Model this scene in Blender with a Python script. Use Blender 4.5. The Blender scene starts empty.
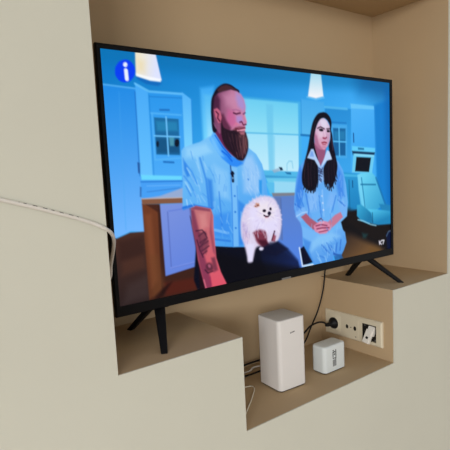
import bpy, bmesh, math, random
import numpy as np
from mathutils import Vector, Matrix

C = bpy.context.scene.collection
Z0 = 0.85                        # height of the ledges the television stands on above the room floor

# ------------------------------------------------------------------ camera
cam_data = bpy.data.cameras.new('camera')
cam = bpy.data.objects.new('camera', cam_data)
C.objects.link(cam)
cam_data.sensor_width = 36
cam_data.sensor_fit = 'HORIZONTAL'
cam_data.lens = 36 * 474.8097 / 450
cam_data.shift_y = 5.8465 / 450
cam_data.clip_start = 0.02
cam.matrix_world = Matrix(((0.800173, 0.109475, -0.589694, -0.332616), (-0.597721, 0.064363, -0.799117, -0.807531), (-0.049529, 0.991904, 0.116937, 0.360949), (0.000000, 0.000000, 0.000000, 1.000000)))
cam.location.z += Z0
bpy.context.scene.camera = cam

# ------------------------------------------------------------------ world, lights, exposure
scn = bpy.context.scene
scn.view_settings.view_transform = 'Standard'
scn.view_settings.look = 'None'
scn.view_settings.exposure = 0
scn.view_settings.gamma = 1
scn.view_settings.use_curve_mapping = False
world = bpy.data.worlds.new('world')
scn.world = world
world.use_nodes = True
bg = world.node_tree.nodes['Background']
bg.inputs['Color'].default_value = (1.0, 1.0, 0.985, 1)
bg.inputs['Strength'].default_value = 0.74
def area(name, loc, aim, sx, sy, power, col):
    d = bpy.data.lights.new(name, 'AREA')
    d.shape = 'RECTANGLE'; d.size = sx; d.size_y = sy; d.energy = power; d.color = col
    o = bpy.data.objects.new(name, d); C.objects.link(o)
    o.location = loc
    o.rotation_euler = (Vector(aim) - Vector(loc)).to_track_quat('-Z', 'Y').to_euler()
area('window_daylight', (-5.5, -5.9, 2.6), (0.8, 0.1, 0.85), 3.6, 2.2, 465, (1.0, 0.99, 0.975))

# ------------------------------------------------------------------ materials
def lin(c):
    return tuple(((x/255)/12.92 if x/255 <= .04045 else ((x/255+.055)/1.055)**2.4) for x in c)
def mat(name, rgb, rough=.5, spec=.5, noise=None, bump=None, metal=0):
    m = bpy.data.materials.new(name); m.use_nodes = True
    nt = m.node_tree; b = nt.nodes['Principled BSDF']
    b.inputs['Base Color'].default_value = (*rgb, 1)
    b.inputs['Roughness'].default_value = rough
    b.inputs['Specular IOR Level'].default_value = spec
    b.inputs['Metallic'].default_value = metal
    tc = nt.nodes.new('ShaderNodeTexCoord')
    if noise:
        sc, amt = noise
        n = nt.nodes.new('ShaderNodeTexNoise'); n.inputs['Scale'].default_value = sc; n.inputs['Detail'].default_value = 3
        r = nt.nodes.new('ShaderNodeValToRGB')
        r.color_ramp.elements[0].position = .3; r.color_ramp.elements[1].position = .7
        r.color_ramp.elements[0].color = (*[x*(1-amt) for x in rgb], 1)
        r.color_ramp.elements[1].color = (*[min(1, x*(1+amt)) for x in rgb], 1)
        nt.links.new(tc.outputs['Object'], n.inputs['Vector']); nt.links.new(n.outputs['Fac'], r.inputs['Fac'])
        nt.links.new(r.outputs['Color'], b.inputs['Base Color'])
    if bump:
        sc, st = bump
        n = nt.nodes.new('ShaderNodeTexNoise'); n.inputs['Scale'].default_value = sc; n.inputs['Detail'].default_value = 2
        bp = nt.nodes.new('ShaderNodeBump'); bp.inputs['Strength'].default_value = st; bp.inputs['Distance'].default_value = .001
        nt.links.new(tc.outputs['Object'], n.inputs['Vector']); nt.links.new(n.outputs['Fac'], bp.inputs['Height'])
        nt.links.new(bp.outputs['Normal'], b.inputs['Normal'])
    return m
M = dict(
    cream = mat('cream_wall_paint', (.595, .598, .52), .75, .2, (3, .015), (260, .12)),
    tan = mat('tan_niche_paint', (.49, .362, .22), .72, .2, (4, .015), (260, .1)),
    floor = mat('laminate_floor', (.52, .40, .29), .5, .4, (9, .12)),
    white_ceiling = mat('white_ceiling_paint', (.72, .71, .68), .8, .2, (3, .01)),
    black_gloss = mat('black_gloss_plastic', (.004, .004, .005), .3, .1, (40, .05)),
    black_matte = mat('black_matte_plastic', (.005, .005, .006), .5, .12, (60, .08), (500, .1)),
    rubber = mat('black_cable_rubber', (.006, .006, .007), .5, .2, (50, .1)),
    badge = mat('grey_badge', (.16, .16, .16), .4, .4, (50, .05)),
    white = mat('white_router_plastic', (.70, .685, .675), .42, .4, (6, .01)),
    shaded_top = mat('shaded_router_plastic', (.60, .575, .55), .5, .35, (6, .01)),  # router white made greyer: shade on the top face put into the colour
    hub = mat('cool_white_plastic', (.64, .69, .70), .42, .4, (6, .01)),
    print = mat('dark_print', (.03, .03, .033), .6, .2, (80, .1)),
    print_grey = mat('grey_print', (.22, .225, .23), .6, .2, (700, .4)),
    cable_print = mat('faded_print', (.10, .10, .10), .6, .2, (80, .1)),
    gap = mat('dark_gap', (.02, .017, .014), .8, .1, (30, .1)),
    socket = mat('cream_socket_plastic', (.66, .60, .46), .4, .4, (8, .01)),
    module = mat('white_module_plastic', (.76, .74, .69), .4, .4, (8, .01)),
    cable_white = mat('white_cable_sheath', (.66, .64, .60), .45, .35, (20, .02)),
    wire_cream = mat('cream_wire_sheath', (.74, .70, .58), .5, .3, (20, .02)),
)

# ------------------------------------------------------------------ mesh helpers
def finish(name, bm, m, parent=None, loc=None, smooth=False, mods=None):
    me = bpy.data.meshes.new(name)
    bmesh.ops.recalc_face_normals(bm, faces=bm.faces)
    bm.to_mesh(me); bm.free()
    if smooth:
        for p in me.polygons: p.use_smooth = True
        if smooth != 'all':
            me.set_sharp_from_angle(angle=math.radians(40))
    me.materials.append(m)
    o = bpy.data.objects.new(name, me); C.objects.link(o)
    if parent: o.parent = parent
    if loc: o.location = loc
    return o
def box(bm, x0, x1, y0, y1, z0, z1, bev=0, seg=2):
    r = bmesh.ops.create_cube(bm, size=1)
    for v in r['verts']:
        v.co = Vector((x0 + (v.co.x+.5)*(x1-x0), y0 + (v.co.y+.5)*(y1-y0), z0 + (v.co.z+.5)*(z1-z0)))
    if bev:
        es = list({e for v in r['verts'] for e in v.link_edges})
        bmesh.ops.bevel(bm, geom=es, offset=bev, segments=seg, affect='EDGES', profile=.5)
def catmull(pts, n=8):
    P = [Vector(p) for p in pts]; P = [P[0]*2-P[1]] + P + [P[-1]*2-P[-2]]
    out = []
    for i in range(1, len(P)-2):
        a, b, c, d = P[i-1:i+3]
        for k in range(n):
            t = k/n
            out.append(.5*((2*b) + (c-a)*t + (2*a-5*b+4*c-d)*t*t + (3*b-a-3*c+d)*t**3))
    out.append(P[-2]); return out
def frames(path):
    T = [(path[min(i+1, len(path)-1)]-path[max(i-1, 0)]).normalized() for i in range(len(path))]
    up = Vector((0, 0, 1)) if abs(T[0].z) < .9 else Vector((1, 0, 0))
    N = (up - T[0]*up.dot(T[0])).normalized(); fr = []
    for t in T:
        N = (N - t*N.dot(t)).normalized(); fr.append((t, N, t.cross(N)))
    return fr
def tube(bm, pts, r, n=12, sub=8):
    path = catmull(pts, sub); fr = frames(path); rings = []
    for p, (t, N, B) in zip(path, fr):
        rings.append([bm.verts.new(p + r*(math.cos(2*math.pi*k/n)*N + math.sin(2*math.pi*k/n)*B)) for k in range(n)])
    for a, b in zip(rings, rings[1:]):
        for k in range(n): bm.faces.new((a[k], a[(k+1) % n], b[(k+1) % n], b[k]))
    bm.faces.new(rings[0]); bm.faces.new(rings[-1])
    return path, fr
def rrect(cx, cy, hx, hy, r, n=7, rot=0):
    out = []
    for sx, sy, a0 in ((1, 1, 0), (-1, 1, 90), (-1, -1, 180), (1, -1, 270)):
        for k in range(n+1):
            a = math.radians(a0 + 90*k/n)
            x = sx*(hx-r) + r*math.cos(a); y = sy*(hy-r) + r*math.sin(a)
            out.append((cx + x*math.cos(rot) - y*math.sin(rot), cy + x*math.sin(rot) + y*math.cos(rot)))
    return out
def loft(bm, loops, cap0=True, cap1=True):
    R = [[bm.verts.new(p) for p in L] for L in loops]
    for a, b in zip(R, R[1:]):
        n = len(a)
        for k in range(n): bm.faces.new((a[k], a[(k+1) % n], b[(k+1) % n], b[k]))
    if cap0: bm.faces.new(R[0])
    if cap1: bm.faces.new(R[-1])
def rounded_prism(bm, hx, hy, r, z0, z1, rot, top_r, bot_r=0):
    L = []
    if bot_r:
        for k in range(4):
            a = math.radians(90*k/4); i = bot_r*(1-math.sin(a)); L.append((z0 + bot_r*(1-math.cos(a)), i))
    L.append((z0+bot_r, 0))
    for k in range(6):
        a = math.radians(90*k/5); L.append((z1 - top_r*(1-math.sin(a)), top_r*(1-math.cos(a))))
    loft(bm, [[(x, y, z) for x, y in rrect(0, 0, hx-i, hy-i, max(r-i, .001), rot=rot)] for z, i in L])
def disc(bm, c, axis, r, h, n=24, r2=None):
    a = Vector(axis).normalized(); u = a.orthogonal().normalized(); w = a.cross(u); c = Vector(c)
    f = lambda rr, hh: [c + a*hh + rr*(math.cos(2*math.pi*k/n)*u + math.sin(2*math.pi*k/n)*w) for k in range(n)]
    loft(bm, [f(r, 0), f(r2 if r2 is not None else r, h)])
def thing(name, label, cat, loc, rotz=0, group=None):
    o = bpy.data.objects.new(name, None); C.objects.link(o)
    o.empty_display_size = .05
    o.location = loc; o.rotation_euler = (0, 0, rotz); o['label'] = label; o['category'] = cat
    if group: o['group'] = group
    return o
def struct(name, bm, m, loc=(0, 0, Z0)):
    o = finish(name, bm, m, None, loc); o['kind'] = 'structure'; return o

# ------------------------------------------------------------------ the room and the stepped wall niche
X2, X3, X4, ZB, ZC, D = (0.2966, 0.8673, 1.172, -0.2228, 0.8938, 0.284)
LIP = .003
bm = bmesh.new()
def facade(x0, x1, z0, z1): box(bm, x0, x1, 0, LIP, z0, z1)
for x0, x1, z0, z1 in ((-4, 0, -Z0, 1.75), (X4, 3, -Z0, 1.75), (0, X4, ZC, 1.75), (0, X2, -Z0, 0), (X3, X4, -Z0, 0), (X2, X3, -Z0, ZB)):
    facade(x0, x1, z0, z1)
bmesh.ops.remove_doubles(bm, verts=bm.verts, dist=1e-5)
struct('wall_front', bm, M['cream'])
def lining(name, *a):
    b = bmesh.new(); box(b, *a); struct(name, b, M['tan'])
T = .06
lining('wall_back', 0, X4, D, D+T, ZB-T, ZC)
lining('wall_left', -T, 0, LIP, D+T, ZB-T, ZC)
lining('wall_right', X4, X4+T, LIP, D+T, ZB-T, ZC)
lining('trim_1', 0, X2, LIP, D, ZB, 0)              # block under the left ledge
lining('trim_2', X3, X4, LIP, D, ZB, 0)             # block under the right ledge
lining('trim_3', 0, X4, LIP, D, ZB-T, ZB)           # bottom of the lower recess
lining('trim_4', -T, X4+T, LIP, D+T, ZC, ZC+T)      # top of the niche
b = bmesh.new(); box(b, -4, 3, -5.5, LIP, -Z0-.05, -Z0); struct('floor', b, M['floor'])
b = bmesh.new(); box(b, -4, 3, -5.5, LIP, 1.75, 1.8); struct('ceiling', b, M['white_ceiling'])  # unseen room ceiling, added to keep light from above off the top faces
b = bmesh.new(); box(b, -4, 3, -.014, 0, -Z0, -Z0+.08, .003); struct('baseboard_front', b, M['white_ceiling'])

# ------------------------------------------------------------------ television
TVX, TVY, TVA, TVZ, TW, TH = (0.0529, 0.1118, -0.0094, 0.074, 0.97, 0.558)
ca, sa = math.cos(TVA), math.sin(TVA)
tv = thing('television', 'large black flat screen television showing a bearded man, a dog and a woman', 'television',
           (TVX + ca*TW/2 - sa*.03, TVY + sa*TW/2 + ca*.03, Z0), TVA)
def tl(u, v, w): return Vector((u - TW/2, v - .03, w + TVZ))          # television coordinates from its lower left front corner
def tvworld(x, y, z):                                                # niche point to the television's frame
    dx, dy = x - tv.location.x, y - tv.location.y
    return Vector((dx*ca + dy*sa, -dx*sa + dy*ca, z))
SU0, SU1, SW0, SW1 = (0.0095, 0.9585, 0.0222, 0.5478)
bm = bmesh.new()
outer = [(0, 0), (TW, 0), (TW, TH), (0, TH)]; inner = [(SU0, SW0), (SU1, SW0), (SU1, SW1), (SU0, SW1)]
def ring(pts, v, dx=0):
    cx, cy = TW/2, TH/2
    return [bm.verts.new(tl(u + (dx if u < cx else -dx), v, w + (dx if w < cy else -dx))) for u, w in pts]
R = [ring(inner, .004), ring(inner, .0006), ring(outer, 0, .0015), ring(outer, .0015), ring(outer, .012)]
for a_, b_ in zip(R, R[1:]):
    for k in range(4): bm.faces.new((a_[k], a_[(k+1) % 4], b_[(k+1) % 4], b_[k]))
bm.faces.new(R[-1])
finish('bezel', bm, M['black_gloss'], tv)
bm = bmesh.new()
box(bm, tl(.004, 0, 0).x, tl(TW-.004, 0, 0).x, tl(0, .012, 0).y, tl(0, .02, 0).y, TVZ+.004, TVZ+TH-.004, .002)
loft(bm, [[tl(u, v, w) for u, w in ((.06+i, .01+i), (TW-.06-i, .01+i), (TW-.06-i, .36-2*i), (.06+i, .36-2*i))] for v, i in ((.02, 0), (.05, .012), (.062, .03))])
finish('back_housing', bm, M['black_matte'], tv)
# two splayed stand feet, each with a prong to the front and a prong to the back
def prong(bm, a, b, w0, w1, t0, t1):
    a, b = Vector(a), Vector(b); d = (b-a); side = d.cross(Vector((0, 0, 1))).normalized()
    hz = Vector((d.x, d.y, 0)).normalized()
    def sect(p, w, t): return [p + side*x*w/2 + hz*y*t/2 for x, y in rrect(0, 0, 1, 1, .35, 4)]
    loft(bm, [sect(a, w0, t0), sect(a.lerp(b, .5), (w0+w1)/2, (t0+t1)/2), sect(b, w1, t1)])
for ux, fx, fy, bx_, by_ in ((0.112, 0.122, 0.043, 0.138, 0.236), (0.855, 0.967, 0.041, 0.944, 0.229)):
    bm = bmesh.new()
    top = tl(ux, .030, .006)
    f = tvworld(fx, fy, 0); k = tvworld(bx_, by_, 0)
    prong(bm, top + Vector((0, -.008, 0)), f, .026, .014, .026, .018)
    prong(bm, top + Vector((0, .008, 0)), k, .022, .014, .020, .015)
    box(bm, top.x-.022, top.x+.022, top.y-.016, top.y+.018, TVZ-.006, TVZ+.01, .003)
    finish('foot', bm, M['black_matte'], tv, smooth=True)
bm = bmesh.new(); box(bm, tl(.470, 0, 0).x, tl(.503, 0, 0).x, tl(0, -.0012, 0).y, tl(0, .002, 0).y, TVZ+.0005, TVZ+.0055, .0004)
o = finish('badge', bm, M['badge'], tv); o['label'] = 'small grey badge under the screen'

# ---- what the screen shows: a broadcast picture painted into the display's own light, in display units 1600 x 900
PIC = [
 ('g',(10,122,200),(62,172,246),[314,-29,469,426],[-62,-51,1790,-138,1780,1417,-150,986],3.3,1,0),
 ('p',(6,112,172),[-30,-36,1697,-76,1696,41,644,64,-37,49],37.0,0.55,0),
 ('p',(6,92,156),[1298,-61,1790,-84,1789,102,1501,105,1356,62],86.3,0.75,0),
 ('p',(10,122,205),[1467,122,1659,65,1650,803,1490,703],13.8,0.9,0),
 ('p',(4,96,175),[1554,29,1668,22,1659,776,1578,711],34.9,0.6,0),
 ('g',(34,140,230),(112,182,255),[26,136,61,628],[-15,119,124,123,116,641,65,632,-24,661,-87,653],2.5,1,0),
 ('l',(90,180,245),[-8,118,123,125],5.7,0.8,2.1),
 ('l',(70,165,240),[58,141,46,626],3.6,0.4,2.2),
 ('l',(20,100,190),[119,137,115,435],4.5,0.7,2.2),
 ('l',(30,70,140),[111,388,112,424],5.3,0.7,2.3),
 ('g',(70,170,248),(104,194,255),[140,111,138,444],[121,106,170,134,166,449,118,446],2.6,1,0),
 ('g',(40,150,236),(76,172,250),[218,131,229,448],[170,134,312,129,307,459,166,449],2.8,1,0),
 ('l',(105,195,252),[121,108,174,132,311,133],8.4,0.8,2.3),
 ('l',(24,120,205),[176,150,310,148],4.7,0.6,2.3),
 ('l',(22,120,205),[173,145,171,445],3.8,0.5,2.3),
 ('l',(90,185,250),[176,209,302,212],6.3,0.7,2.4),
 ('l',(90,185,250),[180,212,180,379,290,374],6.3,0.6,2.4),
 ('p',(24,104,160),[187,224,290,227,287,363,187,359],3.2,1,0),
 ('p',(40,140,190),[194,237,282,238,284,272,196,273],7.9,0.7,0),
 ('p',(14,70,112),[190,299,287,302,286,355,190,354],7.9,0.6,0),
 ('p',(110,190,200),[244,295,266,295,263,328,246,328],4.0,0.6,0),
 ('p',(8,28,50),[200,321,200,324,199,327,197,330,196,331,194,332,192,331,191,330,190,327,189,324,189,321,189,317,190,314,192,312,194,310,195,310,197,310,199,312,200,314,200,317],2.7,1,0),
 ('p',(6,20,38),[287,317,286,322,284,326,282,329,279,331,276,332,273,331,270,329,268,326,267,322,267,317,268,312,269,308,272,305,275,303,278,302,281,303,284,305,286,308,287,312],2.8,1,0),
 ('l',(110,195,252),[237,221,237,365],5.9,1,2.4),
 ('l',(110,195,252),[184,291,292,294],5.1,1,2.4),
 ('l',(22,100,180),[214,196,251,195],7.8,0.7,2.3),
 ('l',(22,100,180),[216,387,257,390],7.2,0.8,2.4),
 ('g',(84,180,250),(126,212,255),[329,136,333,344],[312,126,350,150,346,344,306,467],2.9,1,0),
 ('l',(40,140,225),[353,146,346,344],5.0,0.5,2.5),
 ('p',(70,160,246),[115,435,308,447,302,536,117,523],2.8,1,0),
 ('p',(110,222,255),[119,432,290,443,289,458,120,450],3.9,0.9,0),
 ('l',(38,120,210),[118,457,289,462],5.5,0.8,2.4),
 ('l',(120,190,255),[140,473,279,477],4.0,0.5,2.4),
 ('l',(45,110,190),[139,495,278,488],4.0,0.5,2.4),
 ('p',(20,60,120),[113,388,119,389,116,421,110,421],3.8,0.5,0),
 ('p',(30,80,150),[112,475,118,476,115,512,109,511],3.0,0.7,0),
 ('g',(60,168,245),(120,215,255),[395,94,409,305],[394,105,460,93,445,345,397,345],10.7,0.95,0),
 ('g',(90,190,245),(170,230,255),[419,150,428,305],[411,131,449,129,447,305,418,313],10.8,0.8,0),
 ('g',(104,204,242),(146,224,246),[752,124,744,279],[603,132,925,137,925,281,595,276],7.5,1,0),
 ('l',(60,170,225),[604,128,925,133],7.9,0.6,3.0),
 ('g',(160,226,250),(192,236,252),[687,284,679,442],[595,276,919,282,912,450,586,438],5.0,1,0),
 ('l',(90,185,228),[595,274,925,281],6.0,0.8,3.0),
 ('p',(104,196,236),[728,151,768,151,756,449,730,448],7.0,0.7,0),
 ('p',(122,206,240),[761,287,772,287,765,436,753,436],5.1,0.6,0),
 ('p',(70,176,235),[919,133,938,132,930,460,911,460],5.4,0.9,0),
 ('g',(66,168,236),(88,184,240),[996,120,990,276],[938,119,1090,125,1084,304,932,279],5.5,1,0),
 ('l',(20,110,180),[932,281,1010,285],9.9,0.9,3.3),
 ('l',(40,140,215),[938,123,935,277],5.4,0.6,3.2),
 ('p',(80,184,232),[690,434,918,451,917,478,711,469],5.2,1,0),
 ('p',(54,150,205),[701,456,782,463,917,474,917,481,711,471],4.2,0.8,0),
 ('p',(104,200,236),[711,469,904,478,903,505,722,492],5.2,1,0),
 ('l',(140,205,235),[837,448,838,412,851,399,870,401,874,431],6.3,0.8,3.2),
 ('p',(150,175,200),[748,436,789,428,795,442,759,449],4.1,0.8,0),
 ('p',(14,40,70),[789,424,807,426,813,438,798,440],3.6,1,0),
 ('p',(16,90,150),[824,447,861,451,861,460,836,457],4.2,0.8,0),
 ('p',(150,216,244),[757,485,897,496,894,551,754,542],6.3,1,0),
 ('p',(90,190,236),[710,491,756,493,754,542,731,541],5.1,1,0),
 ('p',(124,128,140),[742,537,901,545,900,561,747,555],4.2,1,0),
 ('g',(92,128,200),(80,132,232),[819,565,803,895],[748,553,926,560,923,939,772,914],4.8,1,0),
 ('l',(56,90,170),[794,567,792,754],5.3,0.5,3.2),
 ('p',(96,110,150),[753,555,795,558,798,755,774,752],5.2,0.4,0),
 ('p',(8,80,170),[127,81,181,94,229,98,212,110,164,106,130,91],5.6,0.5,0),
 ('g',(240,232,208),(222,228,255),[138,42,208,53],[130,-9,210,-5,228,87,221,93,181,91,150,85,127,79],3.0,1,0),
 ('p',(236,214,160),[139,25,162,29,159,61,140,59],22.1,0.6,0),
 ('p',(250,252,255),[128,71,158,77,226,84,223,94,181,93,150,86,127,81],3.7,0.9,0),
 ('g',(170,220,240),(245,245,250),[1034,4,1037,104],[1008,-7,1074,-4,1087,99,1036,111,984,105],5.5,1,0),
 ('l',(120,200,245),[977,108,1036,116,1091,104],7.8,0.6,3.3),
 ('p',(4,62,244),[125,64,122,77,116,88,106,98,95,104,83,107,72,106,61,101,54,93,49,83,49,71,51,58,58,47,67,37,78,31,89,28,101,28,111,33,119,41,124,52],2.9,1,0),
 ('p',(235,242,255),[97,45,96,47,95,50,93,52,91,53,89,54,86,53,84,52,82,51,81,49,81,46,82,43,83,41,85,39,87,38,90,37,92,37,94,38,96,40,97,42],2.5,1,0),
 ('l',(235,242,255),[90,65,91,94],14.0,1,2.2),
 ('g',(34,140,214),(56,164,236),[1131,151,1193,451],[1096,143,1284,150,1275,479,1085,457],6.0,1,0),
 ('l',(96,194,244),[1096,148,1254,151],11.7,0.7,3.5),
 ('l',(26,120,196),[1100,218,1245,220],7.7,0.8,3.5),
 ('p',(70,170,236),[1135,227,1252,229,1247,393,1137,391],6.0,0.9,0),
 ('p',(16,96,156),[1149,246,1240,247,1236,380,1152,379],5.4,1,0),
 ('p',(50,150,200),[1155,260,1236,259,1235,303,1154,304],9.6,0.5,0),
 ('l',(90,190,245),[1192,245,1192,382],7.8,1,3.6),
 ('l',(90,190,245),[1147,310,1242,313],7.2,1,3.6),
 ('g',(76,178,248),(58,166,244),[1315,134,1413,355],[1285,128,1467,132,1471,381,1286,363],5.1,1,0),
 ('p',(108,200,250),[1281,123,1467,127,1467,145,1284,147],5.0,0.85,0),
 ('l',(40,140,220),[1472,127,1475,381],7.9,0.6,4.0),
 ('l',(14,70,130),[1300,271,1301,313],7.5,0.9,3.7),
 ('p',(96,204,250),[1287,333,1471,345,1471,374,1286,363],5.1,1,0),
 ('p',(20,100,150),[1333,341,1381,344,1381,354,1333,352],3.8,0.8,0),
 ('p',(6,40,74),[1286,358,1471,368,1462,387,1293,379],4.5,0.9,0),
 ('p',(106,204,244),[1297,371,1466,381,1444,478,1283,467],4.5,1,0),
 ('p',(8,14,26),[1320,389,1437,395,1419,469,1307,461],4.5,1,0),
 ('l',(150,225,250),[1309,377,1458,386],7.1,0.8,3.9),
 ('g',(40,150,212),(24,128,190),[1267,484,1278,669],[1193,461,1362,477,1357,686,1186,681],6.3,1,0),
 ('l',(80,190,236),[1192,476,1345,487],12.5,0.7,3.7),
 ('l',(14,90,140),[1259,504,1262,657],6.9,0.6,3.8),
 ('l',(10,80,130),[1286,510,1287,541],7.5,0.9,3.8),
 ('p',(14,12,16),[1186,671,1341,658,1650,758,1648,986,1177,966],10.0,1,0),
 ('g',(60,44,36),(140,100,58),[1260,750,1335,906],[1198,763,1274,782,1370,825,1470,865,1539,902,1503,942,1177,956],26.4,0.75,0),
 ('p',(22,16,16),[1232,644,1489,741,1613,776,1612,855,1470,843,1354,786,1245,717],20.2,0.9,0),
 ('p',(110,78,34),[1418,869,1504,881,1503,914,1418,907],20.6,0.5,0),
 ('g',(104,210,244),(46,152,204),[1361,509,1543,681],[1326,481,1354,472,1444,473,1468,492,1552,654,1439,683,1365,666,1336,559],5.9,1,0),
 ('p',(120,214,248),[1326,481,1354,477,1375,593,1390,657,1349,649,1332,559],5.8,0.7,0),
 ('l',(14,100,150),[1352,531,1472,538],8.6,0.7,3.9),
 ('l',(20,110,165),[1477,503,1561,660],13.7,0.6,4.1),
 ('l',(16,110,160),[1357,498,1382,651],7.8,0.7,3.9),
 ('p',(30,130,186),[1500,644,1615,659,1623,704,1525,685],6.3,1,0),
 ('g',(88,204,242),(28,132,186),[1440,661,1455,749],[1373,661,1491,674,1596,691,1609,714,1604,764,1489,758,1438,747,1389,710],6.2,1,0),
 ('g',(56,170,216),(24,120,170),[1326,636,1405,722],[1318,636,1350,635,1398,663,1431,687,1447,737,1413,745,1348,722,1316,693],5.3,1,0),
 ('l',(150,215,240),[1324,713,1364,723,1429,749,1472,759],7.3,0.8,4.0),
 ('l',(10,70,110),[1442,688,1445,742],6.7,0.7,4.0),
 ('p',(30,80,84),[1354,786,1403,797,1386,817,1362,814],10.6,0.6,0),
 ('p',(6,18,52),[1558,815,1586,801,1640,808,1639,950,1574,941],8.6,1,0),
 ('l',(90,120,150),[1563,827,1581,804,1604,801],7.8,0.7,4.3),
 ('l',(228,224,236),[1498,847,1501,865],6.9,1,4.2),
 ('l',(228,224,236),[1517,847,1503,856,1517,867],7.0,1,4.2),
 ('l',(222,222,230),[1524,847,1540,848,1531,866],7.7,1,4.2),
 ('g',(72,44,36),(44,32,32),[52,645,63,907],[-39,662,14,651,61,637,124,640,128,909,-51,908],3.7,1,0),
 ('p',(52,30,26),[13,665,110,655,117,731,15,738],15.1,0.6,0),
 ('p',(74,60,60),[38,827,120,803,122,884,17,894],19.2,0.4,0),
 ('p',(96,56,40),[22,739,109,722,113,776,18,790],15.2,0.35,0),
 ('p',(150,172,212),[117,519,191,513,296,487,293,532],4.0,1,0),
 ('p',(132,88,66),[115,518,298,526,296,548,115,539],2.8,1,0),
 ('l',(205,196,196),[117,519,293,526],4.0,0.7,2.4),
 ('g',(110,58,34),(92,50,30),[146,562,148,866],[115,538,180,544,192,906,118,907],2.8,1,0),
 ('p',(148,84,52),[124,579,149,577,159,829,132,855],11.8,0.45,0),
 ('p',(66,34,26),[131,541,188,543,188,581],4.7,0.9,0),
 ('p',(60,32,24),[178,546,190,547,196,816,339,796,370,916,170,909],3.7,1,0),
 ('g',(122,146,222),(100,132,222),[209,549,302,794],[188,545,314,549,344,802,192,820],2.9,1,0),
 ('l',(84,106,186),[218,576,219,793,323,787],5.0,0.7,2.5),
 ('l',(128,154,240),[217,792,326,785],4.2,0.8,2.5),
 ('l',(84,112,208),[224,573,313,568],4.5,0.5,2.5),
 ('p',(84,30,20),[183,845,336,848,352,896,188,897],10.6,0.8,0),
 ('p',(30,12,12),[121,899,200,852,218,848,162,908],8.1,0.8,0),
 ('p',(110,66,38),[133,730,166,734,187,854,133,902],12.0,0.5,0),
 ('p',(5,8,26),[335,722,427,709,596,743,731,774,801,811,887,871,897,935,340,927,316,857],4.9,1,0),
 ('g',(8,14,38),(16,34,84),[673,766,861,867],[656,773,708,753,756,750,827,800,887,861,899,901,712,908,669,838],10.5,0.95,0),
 ('p',(6,6,14),[419,750,635,832,899,901,896,959,407,940],20.0,0.8,0),
 ('p',(26,8,18),[315,600,341,699,371,900,341,911,342,796,330,697],4.3,1,0),
 ('g',(120,194,248),(70,158,240),[378,344,511,741],[294,347,306,334,334,325,380,313,429,290,504,346,591,347,619,336,661,364,692,408,711,478,718,566,679,651,590,760,500,748,415,733,415,667,410,581,345,563,285,574,286,535,293,458,293,401],3.1,1,0),
 ('p',(96,178,244),[299,382,357,383,355,564,286,570],8.4,0.5,0),
 ('p',(150,212,252),[315,336,408,321,434,353,358,375,313,367],12.7,0.8,0),
 ('p',(150,208,252),[441,405,508,436,512,551,443,530],18.0,0.6,0),
 ('p',(164,206,250),[585,371,638,372,679,442,684,546,587,523],19.3,0.75,0),
 ('p',(28,116,226),[299,374,315,405,326,444,312,448,301,420],5.8,0.7,0),
 ('l',(50,136,236),[307,393,336,429,356,477],6.7,0.6,2.5),
 ('l',(50,136,236),[299,443,324,475,348,524],6.7,0.6,2.5),
 ('l',(46,130,232),[305,482,325,522],5.9,0.6,2.5),
 ('l',(170,220,255),[314,413,343,461],5.4,0.6,2.5),
 ('l',(170,220,255),[302,466,326,507],5.0,0.6,2.5),
 ('l',(42,126,228),[376,376,399,463,406,568],8.7,0.6,2.6),
 ('l',(160,216,254),[362,375,379,470],8.5,0.5,2.6),
 ('p',(28,110,220),[404,456,427,465,430,578,410,585],8.8,0.6,0),
 ('l',(32,116,226),[284,566,309,562,345,561,420,580],6.8,0.9,2.6),
 ('l',(190,225,255),[304,536,307,560],5.0,0.7,2.5),
 ('p',(30,110,222),[286,560,341,553,336,564,285,576],3.4,0.6,0),
 ('p',(44,130,236),[423,606,514,602,507,711,423,692],13.7,0.55,0),
 ('l',(30,112,222),[459,515,465,651],6.8,0.5,2.7),
 ('l',(140,200,252),[429,668,493,688],11.4,0.6,2.7),
 ('l',(26,100,210),[417,704,502,723],9.1,0.5,2.7),
 ('p',(130,196,250),[520,411,556,421,552,751,515,750],4.7,0.7,0),
 ('l',(40,126,226),[521,403,522,552,516,746],5.1,0.8,2.8),
 ('l',(60,140,232),[551,496,550,750],5.2,0.6,2.8),
 ('p',(34,120,226),[553,554,589,578,585,746,547,746],7.6,0.6,0),
 ('l',(150,205,250),[566,606,565,718],4.8,0.6,2.9),
 ('p',(40,150,236),[671,476,688,477,685,538,668,541],5.9,0.9,0),
 ('l',(40,120,216),[611,469,614,473],5.7,0.8,2.9),
 ('p',(30,110,210),[542,537,542,538,541,539,540,540,539,540,537,540,536,540,534,539,533,538,533,537,533,536,533,535,534,534,535,533,536,533,538,533,539,533,540,534,541,535,542,536],3.3,1,0),
 ('p',(30,110,210),[541,604,540,605,540,606,539,607,537,607,536,607,534,607,533,607,532,606,531,604,531,603,532,602,532,601,533,600,535,600,536,600,538,600,539,601,540,602,540,603],3.3,1,0),
 ('p',(30,110,210),[539,672,539,673,538,674,537,675,536,675,534,675,533,675,532,674,531,673,530,672,530,671,530,670,531,669,532,668,533,668,535,668,536,668,537,669,538,669,539,671],3.3,1,0),
 ('p',(104,36,80),[447,226,500,249,525,330,548,379,513,354,457,297],3.6,1,0),
 ('g',(90,178,254),(44,138,246),[446,329,523,354],[447,272,458,282,494,333,533,371,573,392,588,401,556,416,525,411,482,380,441,329,425,302],4.1,1,0),
 ('p',(118,194,252),[431,294,443,297,469,341,492,372,473,368,441,331],6.2,0.8,0),
 ('l',(0,82,208),[453,286,489,335,527,373],4.9,0.8,2.7),
 ('l',(10,96,222),[484,350,508,366,531,391],7.2,0.8,2.7),
 ('p',(40,130,240),[573,390,605,380,588,409,561,413],4.7,0.5,0),
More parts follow.
